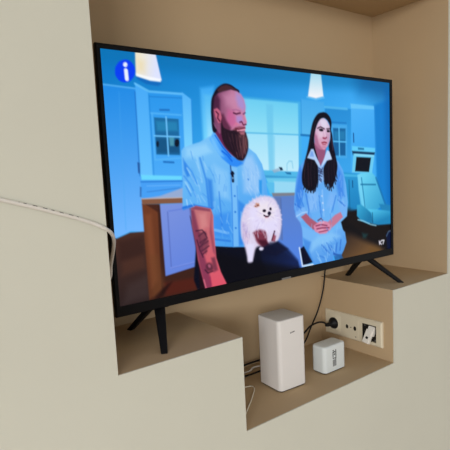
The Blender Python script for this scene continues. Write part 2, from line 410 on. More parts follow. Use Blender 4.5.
 ('p',(18,14,34),[439,195,444,149,456,123,474,100,499,84,520,79,545,83,567,94,586,106,567,134,484,186,475,242,459,274,442,266],3.1,1,1),
 ('p',(74,40,48),[474,108,494,92,520,84,544,89,579,105,544,99,508,111,483,117],4.0,0.9,0),
 ('g',(118,62,98),(200,128,164),[455,187,563,199],[461,136,478,120,503,112,543,102,574,107,594,118,608,138,615,164,613,185,610,195,613,210,619,232,611,241,610,251,607,268,569,280,498,269,475,281,453,250,450,195],3.6,1,0),
 ('p',(58,22,50),[453,140,473,124,486,146,484,186,465,181,448,195],9.6,0.75,0),
 ('p',(206,142,178),[502,126,548,111,577,134,554,175,515,165],20.2,0.6,0),
 ('p',(160,146,218),[568,112,594,121,610,144,614,173,600,185,575,166,567,138],13.8,0.75,0),
 ('p',(204,92,150),[523,184,549,187,562,215,561,244,535,252,511,229],13.6,0.65,0),
 ('p',(166,140,216),[565,207,594,204,598,227,579,239,564,227],8.3,0.75,0),
 ('p',(86,34,62),[481,202,500,201,514,229,534,256,528,273,483,277],8.9,0.85,0),
 ('l',(86,30,66),[551,195,565,199,585,194],6.9,0.95,2.7),
 ('l',(140,76,130),[547,184,564,181,587,186],5.0,0.45,2.7),
 ('l',(84,40,92),[601,198,612,192],5.1,0.9,2.8),
 ('l',(232,170,190),[608,204,617,228],4.2,0.5,2.8),
 ('l',(88,22,56),[581,232,591,229,599,243,614,240],5.6,0.9,2.8),
 ('l',(222,120,150),[551,246,561,238,576,241],5.5,0.55,2.8),
 ('p',(196,98,128),[454,185,470,179,484,190,490,213,486,235,473,238,460,214],3.1,1,0),
 ('l',(76,22,52),[464,193,475,202,470,218,480,230],6.6,0.85,2.6),
 ('l',(150,110,150),[450,238,460,258],4.4,0.5,2.6),
 ('p',(36,19,33),[488,225,497,253,517,263,534,266,552,263,570,261,585,270,608,272,614,286,620,309,620,338,610,366,594,387,581,391,558,385,533,362,504,334,489,305,484,269],4.1,1,1),
 ('p',(92,54,62),[569,280,608,280,618,309,613,347,592,372,574,334],10.3,0.85,0),
 ('l',(62,36,52),[518,277,525,309,539,342],4.5,0.6,3.2),
 ('l',(84,50,58),[538,281,545,322,559,363],4.6,0.6,3.2),
 ('l',(96,58,62),[558,285,562,330,574,375],4.6,0.6,3.2),
 ('l',(124,84,88),[579,289,579,334,587,380],4.7,0.6,3.3),
 ('l',(142,98,100),[598,288,597,326,603,363],4.7,0.6,3.3),
 ('l',(150,94,92),[610,297,607,317,611,338],4.7,0.6,3.3),
 ('l',(48,26,42),[502,265,505,293,515,321],4.5,0.6,3.1),
 ('l',(40,20,30),[567,305,569,330,577,355],4.6,0.6,3.2),
 ('l',(56,28,36),[587,322,585,346,590,372],4.7,0.6,3.3),
 ('l',(30,14,26),[546,313,548,334,557,354],4.6,0.6,3.2),
 ('p',(120,56,72),[541,264,557,253,578,249,602,250,607,255,575,258,557,268],4.2,0.75,0),
 ('l',(238,160,176),[567,266,585,264,606,260],6.0,0.95,2.8),
 ('l',(96,20,46),[557,259,575,261,608,255],4.6,0.95,2.8),
 ('l',(120,50,70),[564,271,585,271,604,268],3.7,0.7,2.8),
 ('p',(204,120,136),[575,273,606,270,602,283,584,283],4.7,0.8,0),
 ('l',(10,16,44),[530,438,532,474],12.0,1,2.8),
 ('p',(10,14,40),[541,443,540,445,539,447,536,448,533,449,530,449,527,449,524,448,522,446,521,444,520,442,521,440,522,438,525,437,528,436,531,436,534,436,537,437,539,439,540,441],3.2,1,0),
 ('l',(10,30,80),[523,411,526,440],4.1,0.8,2.8),
 ('p',(150,200,240),[536,461,536,462,535,463,534,464,533,464,532,464,531,464,530,464,529,463,529,462,529,461,529,460,530,459,530,459,532,458,533,458,534,459,535,459,535,460,536,461],3.2,1,0),
 ('g',(194,112,118),(222,86,106),[362,600,410,890],[322,569,345,562,415,579,425,610,423,659,426,717,429,784,448,846,475,902,449,908,370,908,355,847,340,779,334,706,322,640],3.1,1,0),
 ('p',(112,44,78),[317,573,335,578,349,643,366,742,393,854,400,905,370,908,348,813,331,705,322,640],7.8,0.75,0),
 ('p',(214,136,138),[357,596,390,595,396,648,362,661],13.1,0.8,0),
 ('p',(120,54,84),[315,571,345,564,410,581,412,591,354,580],4.3,0.7,0),
 ('p',(110,46,76),[417,593,413,650,427,776,414,757,402,673],7.1,0.5,0),
 ('l',(60,24,48),[339,662,367,661,385,680],5.7,0.75,2.6),
 ('l',(60,24,48),[351,684,376,670,389,696,363,718],5.7,0.75,2.6),
 ('l',(60,24,48),[354,712,379,699],5.7,0.75,2.6),
 ('l',(60,24,48),[353,728,393,709],5.7,0.75,2.6),
 ('l',(60,24,48),[361,746,396,730],5.7,0.75,2.6),
 ('l',(60,24,48),[365,759,385,749],5.7,0.75,2.6),
 ('l',(60,24,48),[341,699,352,741,365,771],5.7,0.75,2.6),
 ('p',(84,38,62),[348,667,385,671,397,718,380,761,357,741],7.9,0.6,0),
 ('p',(62,28,48),[410,814,411,820,411,826,409,830,405,834,400,835,394,835,389,833,384,830,380,825,377,819,376,813,376,807,379,803,382,799,387,798,392,798,398,800,403,803,407,808],7.2,0.75,0),
 ('p',(190,100,130),[399,811,399,814,399,816,398,818,397,819,395,820,393,819,391,819,389,817,388,815,387,813,386,811,386,809,387,807,389,805,390,805,392,805,394,806,396,807,398,809],3.6,0.8,0),
 ('l',(50,20,40),[371,825,384,840,409,836],6.3,0.7,2.7),
 ('p',(80,36,60),[403,780,422,779,434,835,414,841],7.2,0.65,0),
 ('l',(150,30,80),[393,858,396,892],5.4,0.6,2.7),
 ('l',(255,140,160),[363,865,371,900],6.7,0.5,2.7),
 ('p',(220,210,236),[589,583,617,568,639,556,673,548,713,548,750,560,775,593,788,626,793,672,785,717,768,751,731,765,673,766,639,771,622,813,613,829,591,826,587,799,577,754,562,709,561,657,571,615],8.0,1,1),
 ('p',(228,222,252),[604,601,684,564,752,582,779,643,770,706,699,716,621,689],20.2,0.85,0),
 ('p',(240,230,236),[660,580,718,571,757,601,749,649,702,658,658,627],20.2,0.75,0),
 ('p',(186,170,216),[566,649,595,661,590,747,572,727],9.6,0.6,0),
 ('p',(214,176,190),[577,693,604,705,602,731,580,728],9.7,0.5,0),
 ('p',(206,150,130),[637,589,649,574,666,577,669,589,651,594],4.9,1,0),
 ('l',(110,50,40),[646,588,662,585],5.9,0.8,3.0),
 ('p',(24,12,36),[703,613,703,615,701,616,699,617,697,618,694,618,691,617,689,616,687,615,685,613,685,611,686,610,687,608,689,607,692,607,694,606,697,607,700,608,702,609,703,611],3.5,1,0),
 ('p',(30,18,44),[736,607,736,609,735,611,733,612,732,612,730,613,728,612,727,611,725,610,725,608,724,606,725,605,726,603,727,602,729,601,731,601,732,601,734,602,735,604,736,606],3.6,1,0),
 ('p',(14,10,44),[732,627,731,629,730,631,727,632,725,633,722,633,719,633,717,631,715,630,713,627,713,625,714,623,715,621,717,619,720,618,723,618,726,619,728,620,730,622,731,624],3.6,1,0),
 ('l',(40,14,40),[691,632,703,638,716,639,724,633],4.6,1,3.0),
 ('l',(196,90,110),[699,642,714,643],4.6,0.6,3.0),
 ('p',(226,222,250),[588,746,631,752,618,799,616,825,595,824,594,800],6.4,1,0),
 ('p',(225,220,245),[683,776,683,779,682,781,679,783,676,785,672,786,668,785,663,785,660,783,658,781,656,778,656,776,657,774,660,772,663,770,667,769,671,769,675,770,679,772,681,774],4.5,1,0),
 ('p',(116,42,62),[626,703,643,694,665,693,693,702,704,721,703,743,708,766,673,766,646,747],8.0,0.95,1),
 ('p',(60,14,34),[652,737,697,743,719,772,673,771],7.6,0.8,0),
 ('l',(160,70,90),[642,705,676,711],7.0,0.6,3.0),
 ('l',(50,14,34),[749,710,732,747],7.7,1,3.1),
 ('p',(140,56,76),[742,721,757,732,749,758,729,751],5.2,0.8,0),
 ('p',(10,14,42),[684,772,720,754,767,760,827,800,752,823,671,802],8.3,0.7,0),
 ('p',(4,8,34),[902,811,929,800,986,886,919,895],4.5,1,0),
 ('l',(206,226,250),[899,805,915,894,992,898],8.5,1,3.4),
 ('g',(92,164,242),(112,184,246),[951,419,1169,750],[959,387,1000,369,1123,376,1180,406,1215,452,1236,523,1248,615,1238,686,1192,712,1213,775,1109,783,984,768,925,732,908,683,884,653,873,615,878,559,891,486,912,432],4.6,1,0),
 ('p',(40,112,222),[919,423,943,470,932,563,904,636,878,634,889,532],10.9,0.65,0),
 ('p',(44,120,228),[1179,431,1214,482,1219,582,1181,600,1161,519],14.6,0.6,0),
 ('p',(148,194,250),[966,537,1033,551,1030,637,962,641],17.0,0.6,0),
 ('p',(140,188,250),[1117,556,1160,568,1143,627,1086,632],17.9,0.5,0),
 ('l',(40,110,214),[952,555,969,632,961,679],9.0,0.6,3.4),
 ('l',(50,120,220),[1039,570,1050,658,1056,688],7.5,0.7,3.5),
 ('l',(150,200,252),[1064,543,1070,670],7.6,0.6,3.5),
 ('l',(50,124,224),[1159,578,1128,655],9.6,0.6,3.6),
 ('p',(200,220,250),[1065,572,1065,573,1064,574,1063,575,1061,575,1060,575,1058,575,1057,575,1055,574,1055,572,1054,571,1055,570,1055,569,1057,568,1058,568,1060,568,1062,568,1063,569,1064,570,1065,571],4.1,1,0),
 ('p',(200,220,250),[1069,606,1069,607,1068,609,1067,609,1065,610,1063,610,1062,609,1060,609,1059,608,1058,607,1058,605,1058,604,1059,603,1060,602,1062,602,1064,602,1065,602,1067,603,1068,604,1069,605],4.1,1,0),
 ('p',(200,220,250),[1073,641,1072,642,1072,643,1070,644,1069,644,1067,644,1065,644,1064,643,1063,642,1062,641,1062,640,1062,639,1063,638,1064,637,1066,636,1067,636,1069,637,1071,637,1072,638,1073,640],4.1,1,0),
 ('p',(130,186,248),[879,606,943,620,961,660,908,683,883,657],8.8,0.7,0),
 ('l',(190,220,255),[887,655,923,642,956,640],6.6,0.6,3.3),
 ('l',(36,100,206),[880,597,917,618],7.1,0.6,3.3),
 ('p',(120,178,248),[1173,619,1240,624,1231,685,1193,681],11.1,0.6,0),
 ('l',(40,110,214),[1174,599,1225,633],8.0,0.7,3.7),
 ('g',(116,182,246),(76,150,232),[1053,747,1105,904],[920,703,972,728,1039,755,1124,755,1191,742,1221,766,1231,819,1210,857,1187,885,1128,877,1131,903,1048,902,990,899,961,833,923,789],4.8,1,0),
 ('p',(140,202,250),[1025,763,1124,755,1183,782,1108,808,1023,812,974,835,983,787],15.3,0.7,0),
 ('p',(62,134,226),[924,761,976,787,961,823,993,892,967,863,929,800],9.1,0.8,0),
 ('l',(34,100,204),[1051,811,1078,839,1099,857],7.7,0.7,3.6),
 ('l',(34,100,204),[1087,806,1114,844],7.8,0.7,3.6),
 ('l',(34,100,204),[1115,824,1135,862],7.9,0.7,3.6),
 ('l',(34,100,204),[1159,815,1150,859],8.0,0.7,3.7),
 ('l',(34,100,204),[1189,803,1180,853],8.1,0.7,3.7),
 ('l',(50,120,216),[1035,863,1070,878],7.1,0.6,3.5),
 ('l',(30,80,170),[1135,867,1187,885],11.1,0.7,3.7),
 ('p',(36,100,170),[1135,878,1187,875,1202,898,1142,902],6.2,0.9,0),
 ('p',(170,92,116),[915,660,949,646,987,677,1034,706,1040,740,992,728,947,692],5.1,1,0),
 ('p',(196,122,150),[1191,661,1208,688,1155,718,1096,747,1061,733,1097,702,1149,672],5.4,1,0),
 ('p',(216,138,172),[997,711,1028,697,1055,691,1090,699,1111,714,1118,739,1081,757,1039,755,1005,739],4.7,1,0),
 ('l',(120,40,76),[1013,713,1048,710,1090,719],6.4,0.8,3.5),
 ('l',(120,40,76),[1019,728,1054,727,1104,731],6.5,0.8,3.5),
 ('l',(130,46,80),[1033,745,1068,744,1096,742],5.9,0.7,3.5),
 ('l',(244,180,200),[1034,701,1069,701],5.8,0.7,3.5),
 ('l',(240,176,200),[1026,737,1061,736],5.3,0.6,3.5),
 ('l',(90,24,50),[1028,688,1049,680,1060,689],7.0,0.7,3.5),
 ('p',(150,84,120),[1008,313,1096,342,1087,390,1051,432,1019,398],5.1,1,0),
 ('g',(214,196,224),(216,150,178),[1073,210,1055,342],[1039,229,1060,203,1087,199,1110,213,1125,237,1129,270,1124,304,1108,332,1085,351,1054,346,1024,323,1015,276],4.6,1,0),
 ('p',(226,220,242),[1060,208,1101,214,1113,247,1072,247],9.1,0.7,0),
 ('p',(160,90,128),[1017,276,1036,285,1048,327,1075,351,1041,343,1018,313],7.9,0.6,0),
 ('p',(232,206,226),[1044,265,1078,266,1077,290,1050,294],9.1,0.6,0),
 ('p',(22,12,28),[1081,258,1080,260,1077,262,1073,263,1069,263,1064,263,1060,262,1056,261,1053,259,1051,257,1051,255,1053,253,1055,252,1059,251,1063,250,1068,250,1072,251,1076,253,1079,254,1081,256],2.8,1,0),
 ('l',(48,26,42),[1042,249,1062,242,1088,251],6.2,0.85,3.4),
 ('l',(48,26,42),[1105,251,1126,250],6.4,0.85,3.5),
 ('p',(176,112,146),[1019,257,1034,285,1045,318,1071,346,1041,344,1018,318],7.3,0.7,0),
 ('p',(188,150,184),[1101,270,1124,275,1121,308,1104,328],7.0,0.6,0),
 ('p',(22,14,30),[1126,263,1125,265,1123,266,1120,267,1117,267,1113,267,1110,267,1107,266,1105,264,1104,262,1104,261,1105,259,1107,257,1110,256,1113,256,1117,256,1120,257,1123,258,1125,259,1126,261],2.9,1,0),
 ('l',(150,60,90),[1078,294,1091,297,1101,292],8.6,0.9,3.4),
 ('l',(236,210,230),[1088,261,1094,287],5.7,0.7,3.4),
 ('l',(150,50,72),[1069,317,1086,314,1101,317],6.9,1,3.4),
 ('l',(176,86,108),[1074,325,1094,325],6.3,0.9,3.4),
 ('l',(170,110,140),[1073,337,1092,337],4.6,0.6,3.4),
 ('p',(12,10,24),[1085,172,1109,178,1132,199,1139,227,1130,261,1124,227,1101,204,1074,201,1050,217,1031,248,1019,285,1017,323,1027,360,1039,398,1041,455,1030,512,999,542,960,535,932,507,930,460,945,415,967,359,982,313,997,258,1015,214,1047,181],4.5,1,1),
 ('p',(14,10,26),[1128,246,1141,275,1150,333,1166,391,1175,431,1163,479,1144,518,1125,537,1108,516,1087,518,1070,485,1075,437,1101,400,1117,352,1115,332,1129,294],4.7,1,1),
 ('l',(60,40,52),[1011,248,988,323,959,396,942,480],5.5,0.5,3.3),
 ('l',(48,30,44),[1032,211,1003,285],5.6,0.5,3.3),
 ('l',(90,46,60),[971,415,974,519],5.6,0.4,3.3),
 ('l',(150,90,110),[1137,294,1145,352],5.3,0.4,3.5),
 ('l',(10,10,24),[1090,505,1100,535],6.4,0.9,3.5),
 ('l',(10,10,24),[1118,526,1110,546],6.5,0.8,3.5),
 ('l',(10,10,24),[973,528,986,550],6.2,0.8,3.4),
 ('l',(10,10,24),[1021,521,1006,549],6.2,0.8,3.4),
 ('l',(10,10,24),[1151,489,1165,504],7.2,0.8,3.6),
 ('p',(176,206,246),[995,346,1010,346,1026,379,1049,415,1058,437,1040,430,1015,398,967,387],3.9,1,0),
 ('p',(84,140,226),[994,355,1007,358,1012,382,983,381],5.6,0.6,0),
 ('p',(190,214,248),[1103,352,1119,358,1138,397,1098,403,1069,429,1055,437,1077,399],4.1,1,0),
 ('p',(150,190,244),[1038,427,1072,428,1077,495,1041,513],5.7,0.8,0),
 ('l',(40,50,90),[1041,436,1062,446],6.3,0.8,3.4),
 ('l',(40,50,90),[1041,455,1067,466],6.3,0.8,3.4),
 ('l',(40,50,90),[1043,479,1059,494],6.3,0.8,3.4),
 ('l',(40,50,90),[1055,451,1046,475],6.3,0.8,3.4),
 ('l',(40,50,90),[1068,437,1061,456],6.3,0.8,3.5),
 ('l',(90,170,244),[324,445,340,467],4.2,0.45,2.1),
 ('l',(90,170,244),[361,460,366,482],4.3,0.45,2.1),
 ('l',(166,216,254),[318,537,334,563],4.2,0.45,2.1),
 ('l',(90,170,244),[337,511,350,524],4.3,0.45,2.1),
 ('l',(60,140,232),[389,369,391,384],4.3,0.45,2.1),
 ('l',(166,216,254),[393,392,408,421],4.3,0.45,2.2),
 ('l',(166,216,254),[372,525,390,551],4.3,0.45,2.2),
 ('l',(166,216,254),[356,389,368,415],4.2,0.45,2.1),
 ('l',(166,216,254),[340,505,352,527],4.3,0.45,2.1),
 ('l',(166,216,254),[357,520,369,551],4.3,0.45,2.2),
 ('l',(90,170,244),[312,509,316,540],4.2,0.45,2.1),
 ('l',(166,216,254),[308,467,322,497],4.2,0.45,2.1),
 ('l',(60,140,232),[336,349,343,380],4.2,0.45,2.1),
 ('l',(166,216,254),[343,350,345,364],4.2,0.45,2.1),
 ('l',(60,140,232),[379,516,401,534],4.3,0.45,2.2),
 ('l',(166,216,254),[339,455,354,483],4.2,0.45,2.1),
 ('l',(90,170,244),[347,539,358,552],4.3,0.45,2.1),
 ('l',(166,216,254),[352,529,354,549],4.3,0.45,2.1),
 ('l',(166,216,254),[397,401,402,432],4.3,0.45,2.2),
 ('l',(90,170,244),[335,512,354,538],4.3,0.45,2.1),
 ('l',(166,216,254),[358,462,362,486],4.3,0.45,2.1),
 ('l',(166,216,254),[366,482,369,505],4.3,0.45,2.1),
 ('l',(90,170,244),[355,447,375,462],4.3,0.45,2.1),
 ('l',(90,170,244),[335,412,342,427],4.2,0.45,2.1),
 ('l',(90,170,244),[368,431,376,451],4.3,0.45,2.1),
 ('l',(60,140,232),[330,435,344,464],4.2,0.45,2.1),
 ('l',(150,208,252),[450,572,458,598],4.5,0.4,2.3),
 ('l',(60,142,234),[478,656,492,691],4.6,0.4,2.3),
 ('l',(150,208,252),[460,619,467,641],4.5,0.4,2.3),
 ('l',(60,142,234),[435,443,442,475],4.4,0.4,2.2),
 ('l',(60,142,234),[459,688,458,711],4.6,0.4,2.3),
 ('l',(60,142,234),[425,563,438,597],4.5,0.4,2.2),
 ('l',(60,142,234),[466,446,461,482],4.5,0.4,2.2),
 ('l',(100,178,246),[500,495,497,514],4.6,0.4,2.3),
 ('l',(150,208,252),[447,426,459,459],4.4,0.4,2.2),
 ('l',(60,142,234),[450,586,461,615],4.5,0.4,2.3),
 ('l',(100,178,246),[510,436,533,470],4.6,0.4,2.3),
 ('l',(100,178,246),[498,685,513,720],4.7,0.4,2.3),
 ('l',(60,142,234),[475,695,479,733],4.6,0.4,2.3),
 ('l',(60,142,234),[487,699,499,721],4.6,0.4,2.3),
 ('l',(150,208,252),[498,609,488,646],4.6,0.4,2.3),
 ('l',(100,178,246),[490,441,501,472],4.5,0.4,2.3),
 ('l',(60,142,234),[455,643,467,664],4.5,0.4,2.3),
 ('l',(60,142,234),[454,645,470,679],4.6,0.4,2.3),
 ('l',(150,208,252),[464,661,477,683],4.6,0.4,2.3),
 ('l',(60,142,234),[469,550,483,573],4.5,0.4,2.3),
 ('l',(150,208,252),[491,635,501,652],4.6,0.4,2.3),
 ('l',(150,208,252),[502,662,518,690],4.7,0.4,2.3),
 ('l',(150,208,252),[429,407,435,432],4.4,0.4,2.2),
 ('l',(100,178,246),[448,445,454,464],4.4,0.4,2.2),
 ('l',(100,178,246),[488,567,504,593],4.6,0.4,2.3),
 ('l',(150,208,252),[490,507,486,538],4.5,0.4,2.3),
 ('l',(60,142,234),[489,486,482,512],4.5,0.4,2.3),
 ('l',(150,208,252),[429,553,428,571],4.4,0.4,2.2),
 ('l',(100,178,246),[434,426,448,447],4.4,0.4,2.2),
 ('l',(100,178,246),[493,470,497,489],4.5,0.4,2.3),
 ('l',(100,178,246),[467,669,463,702],4.6,0.4,2.3),
 ('l',(150,208,252),[437,552,432,585],4.5,0.4,2.2),
 ('l',(60,142,234),[416,413,434,446],4.4,0.4,2.2),
 ('l',(60,142,234),[495,495,492,513],4.6,0.4,2.3),
 ('l',(110,176,244),[646,518,641,546],4.9,0.35,2.4),
 ('l',(110,176,244),[627,498,647,526],4.9,0.35,2.4),
 ('l',(110,176,244),[631,523,640,538],4.9,0.35,2.4),
 ('l',(186,220,254),[646,459,649,494],4.9,0.35,2.4),
 ('l',(110,176,244),[613,449,622,472],4.8,0.35,2.4),
 ('l',(110,176,244),[615,425,610,457],4.8,0.35,2.4),
 ('l',(186,220,254),[617,476,624,509],4.8,0.35,2.4),
 ('l',(186,220,254),[588,449,586,467],4.7,0.35,2.4),
 ('l',(186,220,254),[630,457,631,476],4.8,0.35,2.4),
 ('l',(186,220,254),[661,412,670,446],4.9,0.35,2.4),
 ('l',(186,220,254),[645,521,651,549],4.9,0.35,2.4),
 ('l',(110,176,244),[598,510,612,535],4.8,0.35,2.4),
 ('l',(186,220,254),[604,506,625,539],4.8,0.35,2.4),
 ('l',(110,176,244),[654,421,661,455],4.9,0.35,2.4),
 ('l',(110,176,244),[624,499,622,523],4.8,0.35,2.4),
 ('l',(110,176,244),[626,424,642,452],4.8,0.35,2.4),
 ('l',(110,176,244),[600,417,609,435],4.8,0.35,2.4),
 ('l',(186,220,254),[616,500,628,515],4.8,0.35,2.4),
 ('l',(186,220,254),[658,441,673,460],4.9,0.35,2.4),
 ('l',(186,220,254),[628,421,635,456],4.8,0.35,2.4),
 ('l',(186,220,254),[585,436,583,453],4.7,0.35,2.4),
 ('l',(186,220,254),[658,507,673,535],4.9,0.35,2.5),
 ('l',(130,186,250),[901,547,909,573],5.5,0.5,2.7),
 ('l',(54,126,226),[923,584,927,612],5.5,0.5,2.8),
 ('l',(54,126,226),[889,612,892,628],5.4,0.5,2.7),
 ('l',(130,186,250),[934,565,938,587],5.5,0.5,2.8),
 ('l',(54,126,226),[920,525,929,542],5.5,0.5,2.7),
 ('l',(130,186,250),[914,549,920,565],5.5,0.5,2.7),
 ('l',(54,126,226),[901,609,919,630],5.5,0.5,2.7),
 ('l',(130,186,250),[923,537,920,569],5.5,0.5,2.7),
 ('l',(54,126,226),[911,590,925,618],5.5,0.5,2.7),
 ('l',(54,126,226),[891,551,893,575],5.4,0.5,2.7),
 ('l',(54,126,226),[904,583,904,611],5.5,0.5,2.7),
 ('l',(54,126,226),[929,596,934,613],5.5,0.5,2.8),
 ('l',(130,186,250),[925,615,922,636],5.5,0.5,2.8),
 ('l',(130,186,250),[915,632,917,652],5.5,0.5,2.8),
 ('l',(54,126,226),[892,558,909,584],5.4,0.5,2.7),
 ('l',(54,126,226),[920,523,928,554],5.5,0.5,2.7),
 ('l',(130,186,250),[888,592,891,607],5.4,0.5,2.7),
 ('l',(130,186,250),[918,536,923,549],5.5,0.5,2.7),
 ('l',(54,126,226),[898,609,899,625],5.5,0.5,2.7),
 ('l',(54,126,226),[921,583,936,612],5.5,0.5,2.8),
 ('l',(74,146,236),[1140,630,1135,659],6.0,0.4,3.0),
 ('l',(140,196,252),[1123,623,1114,656],6.0,0.4,3.0),
 ('l',(100,170,244),[1056,672,1057,699],5.8,0.4,2.9),
 ('l',(140,196,252),[1058,547,1064,580],5.8,0.4,2.9),
 ('l',(140,196,252),[985,702,981,727],5.7,0.4,2.8),
 ('l',(74,146,236),[1047,608,1056,649],5.8,0.4,2.9),
 ('l',(74,146,236),[1006,606,997,635],5.7,0.4,2.8),
 ('l',(74,146,236),[996,570,1001,591],5.7,0.4,2.8),
 ('l',(74,146,236),[979,648,982,669],5.7,0.4,2.8),
 ('l',(74,146,236),[1037,600,1058,632],5.8,0.4,2.9),
 ('l',(74,146,236),[1037,614,1061,652],5.8,0.4,2.9),
 ('l',(74,146,236),[1002,610,1013,634],5.7,0.4,2.9),
 ('l',(140,196,252),[1026,563,1047,595],5.7,0.4,2.9),
 ('l',(140,196,252),[1165,728,1156,769],6.1,0.4,3.1),
 ('l',(140,196,252),[1004,587,997,619],5.7,0.4,2.8),
 ('l',(100,170,244),[1020,551,1024,570],5.7,0.4,2.9),
 ('l',(100,170,244),[971,568,982,585],5.6,0.4,2.8),
 ('l',(140,196,252),[1061,604,1050,637],5.8,0.4,2.9),
 ('l',(140,196,252),[1123,719,1116,737],6.0,0.4,3.0),
 ('l',(74,146,236),[1114,664,1123,705],6.0,0.4,3.0),
 ('l',(100,170,244),[1139,569,1146,595],6.0,0.4,3.0),
 ('l',(140,196,252),[1121,622,1111,659],6.0,0.4,3.0),
 ('l',(140,196,252),[1133,651,1124,676],6.0,0.4,3.0),
 ('l',(74,146,236),[1044,623,1042,648],5.8,0.4,2.9),
 ('l',(140,196,252),[1057,682,1046,714],5.8,0.4,2.9),
 ('l',(74,146,236),[961,567,955,602],5.6,0.4,2.8),
 ('l',(100,170,244),[1115,673,1128,696],6.0,0.4,3.0),
 ('l',(100,170,244),[961,647,977,673],5.6,0.4,2.8),
 ('l',(74,146,236),[1087,730,1101,752],6.0,0.4,3.0),
 ('l',(74,146,236),[1023,597,1029,634],5.7,0.4,2.9),
 ('l',(60,130,228),[1184,562,1184,577],6.1,0.45,3.0),
 ('l',(140,190,250),[1194,480,1188,505],6.1,0.45,3.0),
 ('l',(60,130,228),[1189,474,1207,504],6.1,0.45,3.0),
 ('l',(140,190,250),[1209,605,1228,638],6.2,0.45,3.1),
 ('l',(60,130,228),[1181,528,1195,559],6.1,0.45,3.0),
 ('l',(140,190,250),[1212,586,1205,608],6.1,0.45,3.1),
 ('l',(140,190,250),[1185,583,1175,610],6.1,0.45,3.0),
 ('l',(140,190,250),[1200,564,1200,584],6.1,0.45,3.1),
 ('l',(60,130,228),[1190,524,1198,545],6.1,0.45,3.0),
 ('l',(140,190,250),[1216,608,1205,634],6.2,0.45,3.1),
 ('l',(140,190,250),[1199,478,1199,500],6.1,0.45,3.0),
 ('l',(60,130,228),[1203,553,1225,585],6.1,0.45,3.1),
 ('l',(60,130,228),[1189,459,1186,479],6.0,0.45,3.0),
 ('l',(140,190,250),[1202,507,1198,536],6.1,0.45,3.0),
 ('l',(60,130,228),[1184,525,1177,547],6.1,0.45,3.0),
 ('l',(140,190,250),[1183,585,1180,619],6.1,0.45,3.0),
 ('l',(76,150,232),[1198,831,1198,856],6.2,0.45,3.1),
 ('l',(150,206,252),[1065,868,1080,892],6.0,0.45,3.0),
 ('l',(76,150,232),[1167,809,1191,840],6.2,0.45,3.1),
 ('l',(150,206,252),[1066,830,1075,849],5.9,0.45,3.0),
 ('l',(76,150,232),[1082,804,1105,827],6.0,0.45,3.0),
 ('l',(150,206,252),[1087,795,1093,820],6.0,0.45,3.0),
 ('l',(150,206,252),[1022,851,1035,885],5.9,0.45,2.9),
 ('l',(76,150,232),[1109,800,1121,814],6.0,0.45,3.0),
 ('l',(150,206,252),[1089,847,1088,879],6.0,0.45,3.0),
 ('l',(76,150,232),[1068,840,1078,856],5.9,0.45,3.0),
 ('l',(150,206,252),[1077,805,1093,836],6.0,0.45,3.0),
 ('l',(76,150,232),[1049,825,1056,842],5.9,0.45,2.9),
 ('l',(150,206,252),[1076,870,1079,904],6.0,0.45,3.0),
 ('l',(150,206,252),[1108,827,1128,855],6.0,0.45,3.0),
 ('l',(150,206,252),[1010,837,1024,861],5.8,0.45,2.9),
 ('l',(150,206,252),[1028,872,1045,893],5.9,0.45,2.9),
 ('l',(150,206,252),[1057,792,1056,825],5.9,0.45,2.9),
 ('l',(150,206,252),[1121,837,1143,858],6.1,0.45,3.0),
 ('l',(76,150,232),[1208,785,1223,804],6.2,0.45,3.1),
 ('l',(76,150,232),[1143,782,1149,800],6.1,0.45,3.0),
 ('l',(150,206,252),[1140,823,1138,848],6.1,0.45,3.0),
 ('l',(150,206,252),[1018,868,1044,901],5.9,0.45,2.9),
 ('l',(76,150,232),[1131,784,1159,811],6.1,0.45,3.0),
 ('l',(76,150,232),[1054,841,1069,857],5.9,0.45,3.0),
 ('l',(76,150,232),[1105,812,1124,833],6.0,0.45,3.0),
 ('l',(150,206,252),[1092,853,1102,868],6.0,0.45,3.0),
 ('l',(120,70,76),[557,356,563,378],3.7,0.55,2.3),
 ('l',(78,44,58),[561,314,566,344],3.7,0.55,2.3),
 ('l',(20,10,24),[584,298,583,328],3.7,0.55,2.3),
 ('l',(78,44,58),[524,295,531,310],3.6,0.55,2.3),
 ('l',(120,70,76),[593,350,585,378],3.8,0.55,2.3),
 ('l',(20,10,24),[578,296,584,322],3.7,0.55,2.3),
 ('l',(20,10,24),[538,320,545,340],3.7,0.55,2.3),
 ('l',(120,70,76),[576,348,576,369],3.7,0.55,2.3),
 ('l',(78,44,58),[592,298,587,317],3.7,0.55,2.3),
 ('l',(78,44,58),[568,291,560,319],3.7,0.55,2.3),
 ('l',(226,212,240),[668,629,638,630],4.0,0.4,2.5),
 ('l',(190,176,222),[684,625,669,622],4.0,0.4,2.5),
 ('l',(190,176,222),[686,652,681,665],4.0,0.4,2.5),
 ('l',(190,176,222),[652,586,632,569],3.9,0.4,2.4),
 ('l',(190,176,222),[727,620,740,618],4.1,0.4,2.6),
 ('l',(250,246,255),[679,618,655,611],4.0,0.4,2.5),
 ('l',(226,212,240),[698,579,691,564],4.0,0.4,2.5),
 ('l',(226,212,240),[618,618,604,619],3.9,0.4,2.4),
 ('l',(250,246,255),[767,647,794,660],4.2,0.4,2.6),
 ('l',(190,176,222),[663,661,651,681],4.0,0.4,2.5),
 ('l',(250,246,255),[636,638,623,644],3.9,0.4,2.4),
 ('l',(250,246,255),[660,679,650,694],4.0,0.4,2.5),
 ('l',(226,212,240),[674,576,659,560],4.0,0.4,2.5),
 ('l',(226,212,240),[703,662,704,674],4.0,0.4,2.5),
 ('l',(190,176,222),[721,571,726,551],4.0,0.4,2.5),
 ('l',(190,176,222),[674,621,649,609],4.0,0.4,2.5),
 ('l',(226,212,240),[704,697,709,713],4.1,0.4,2.5),
 ('l',(226,212,240),[658,567,652,557],3.9,0.4,2.5),
 ('l',(190,176,222),[682,646,675,658],4.0,0.4,2.5),
 ('l',(190,176,222),[743,708,752,722],4.1,0.4,2.6),
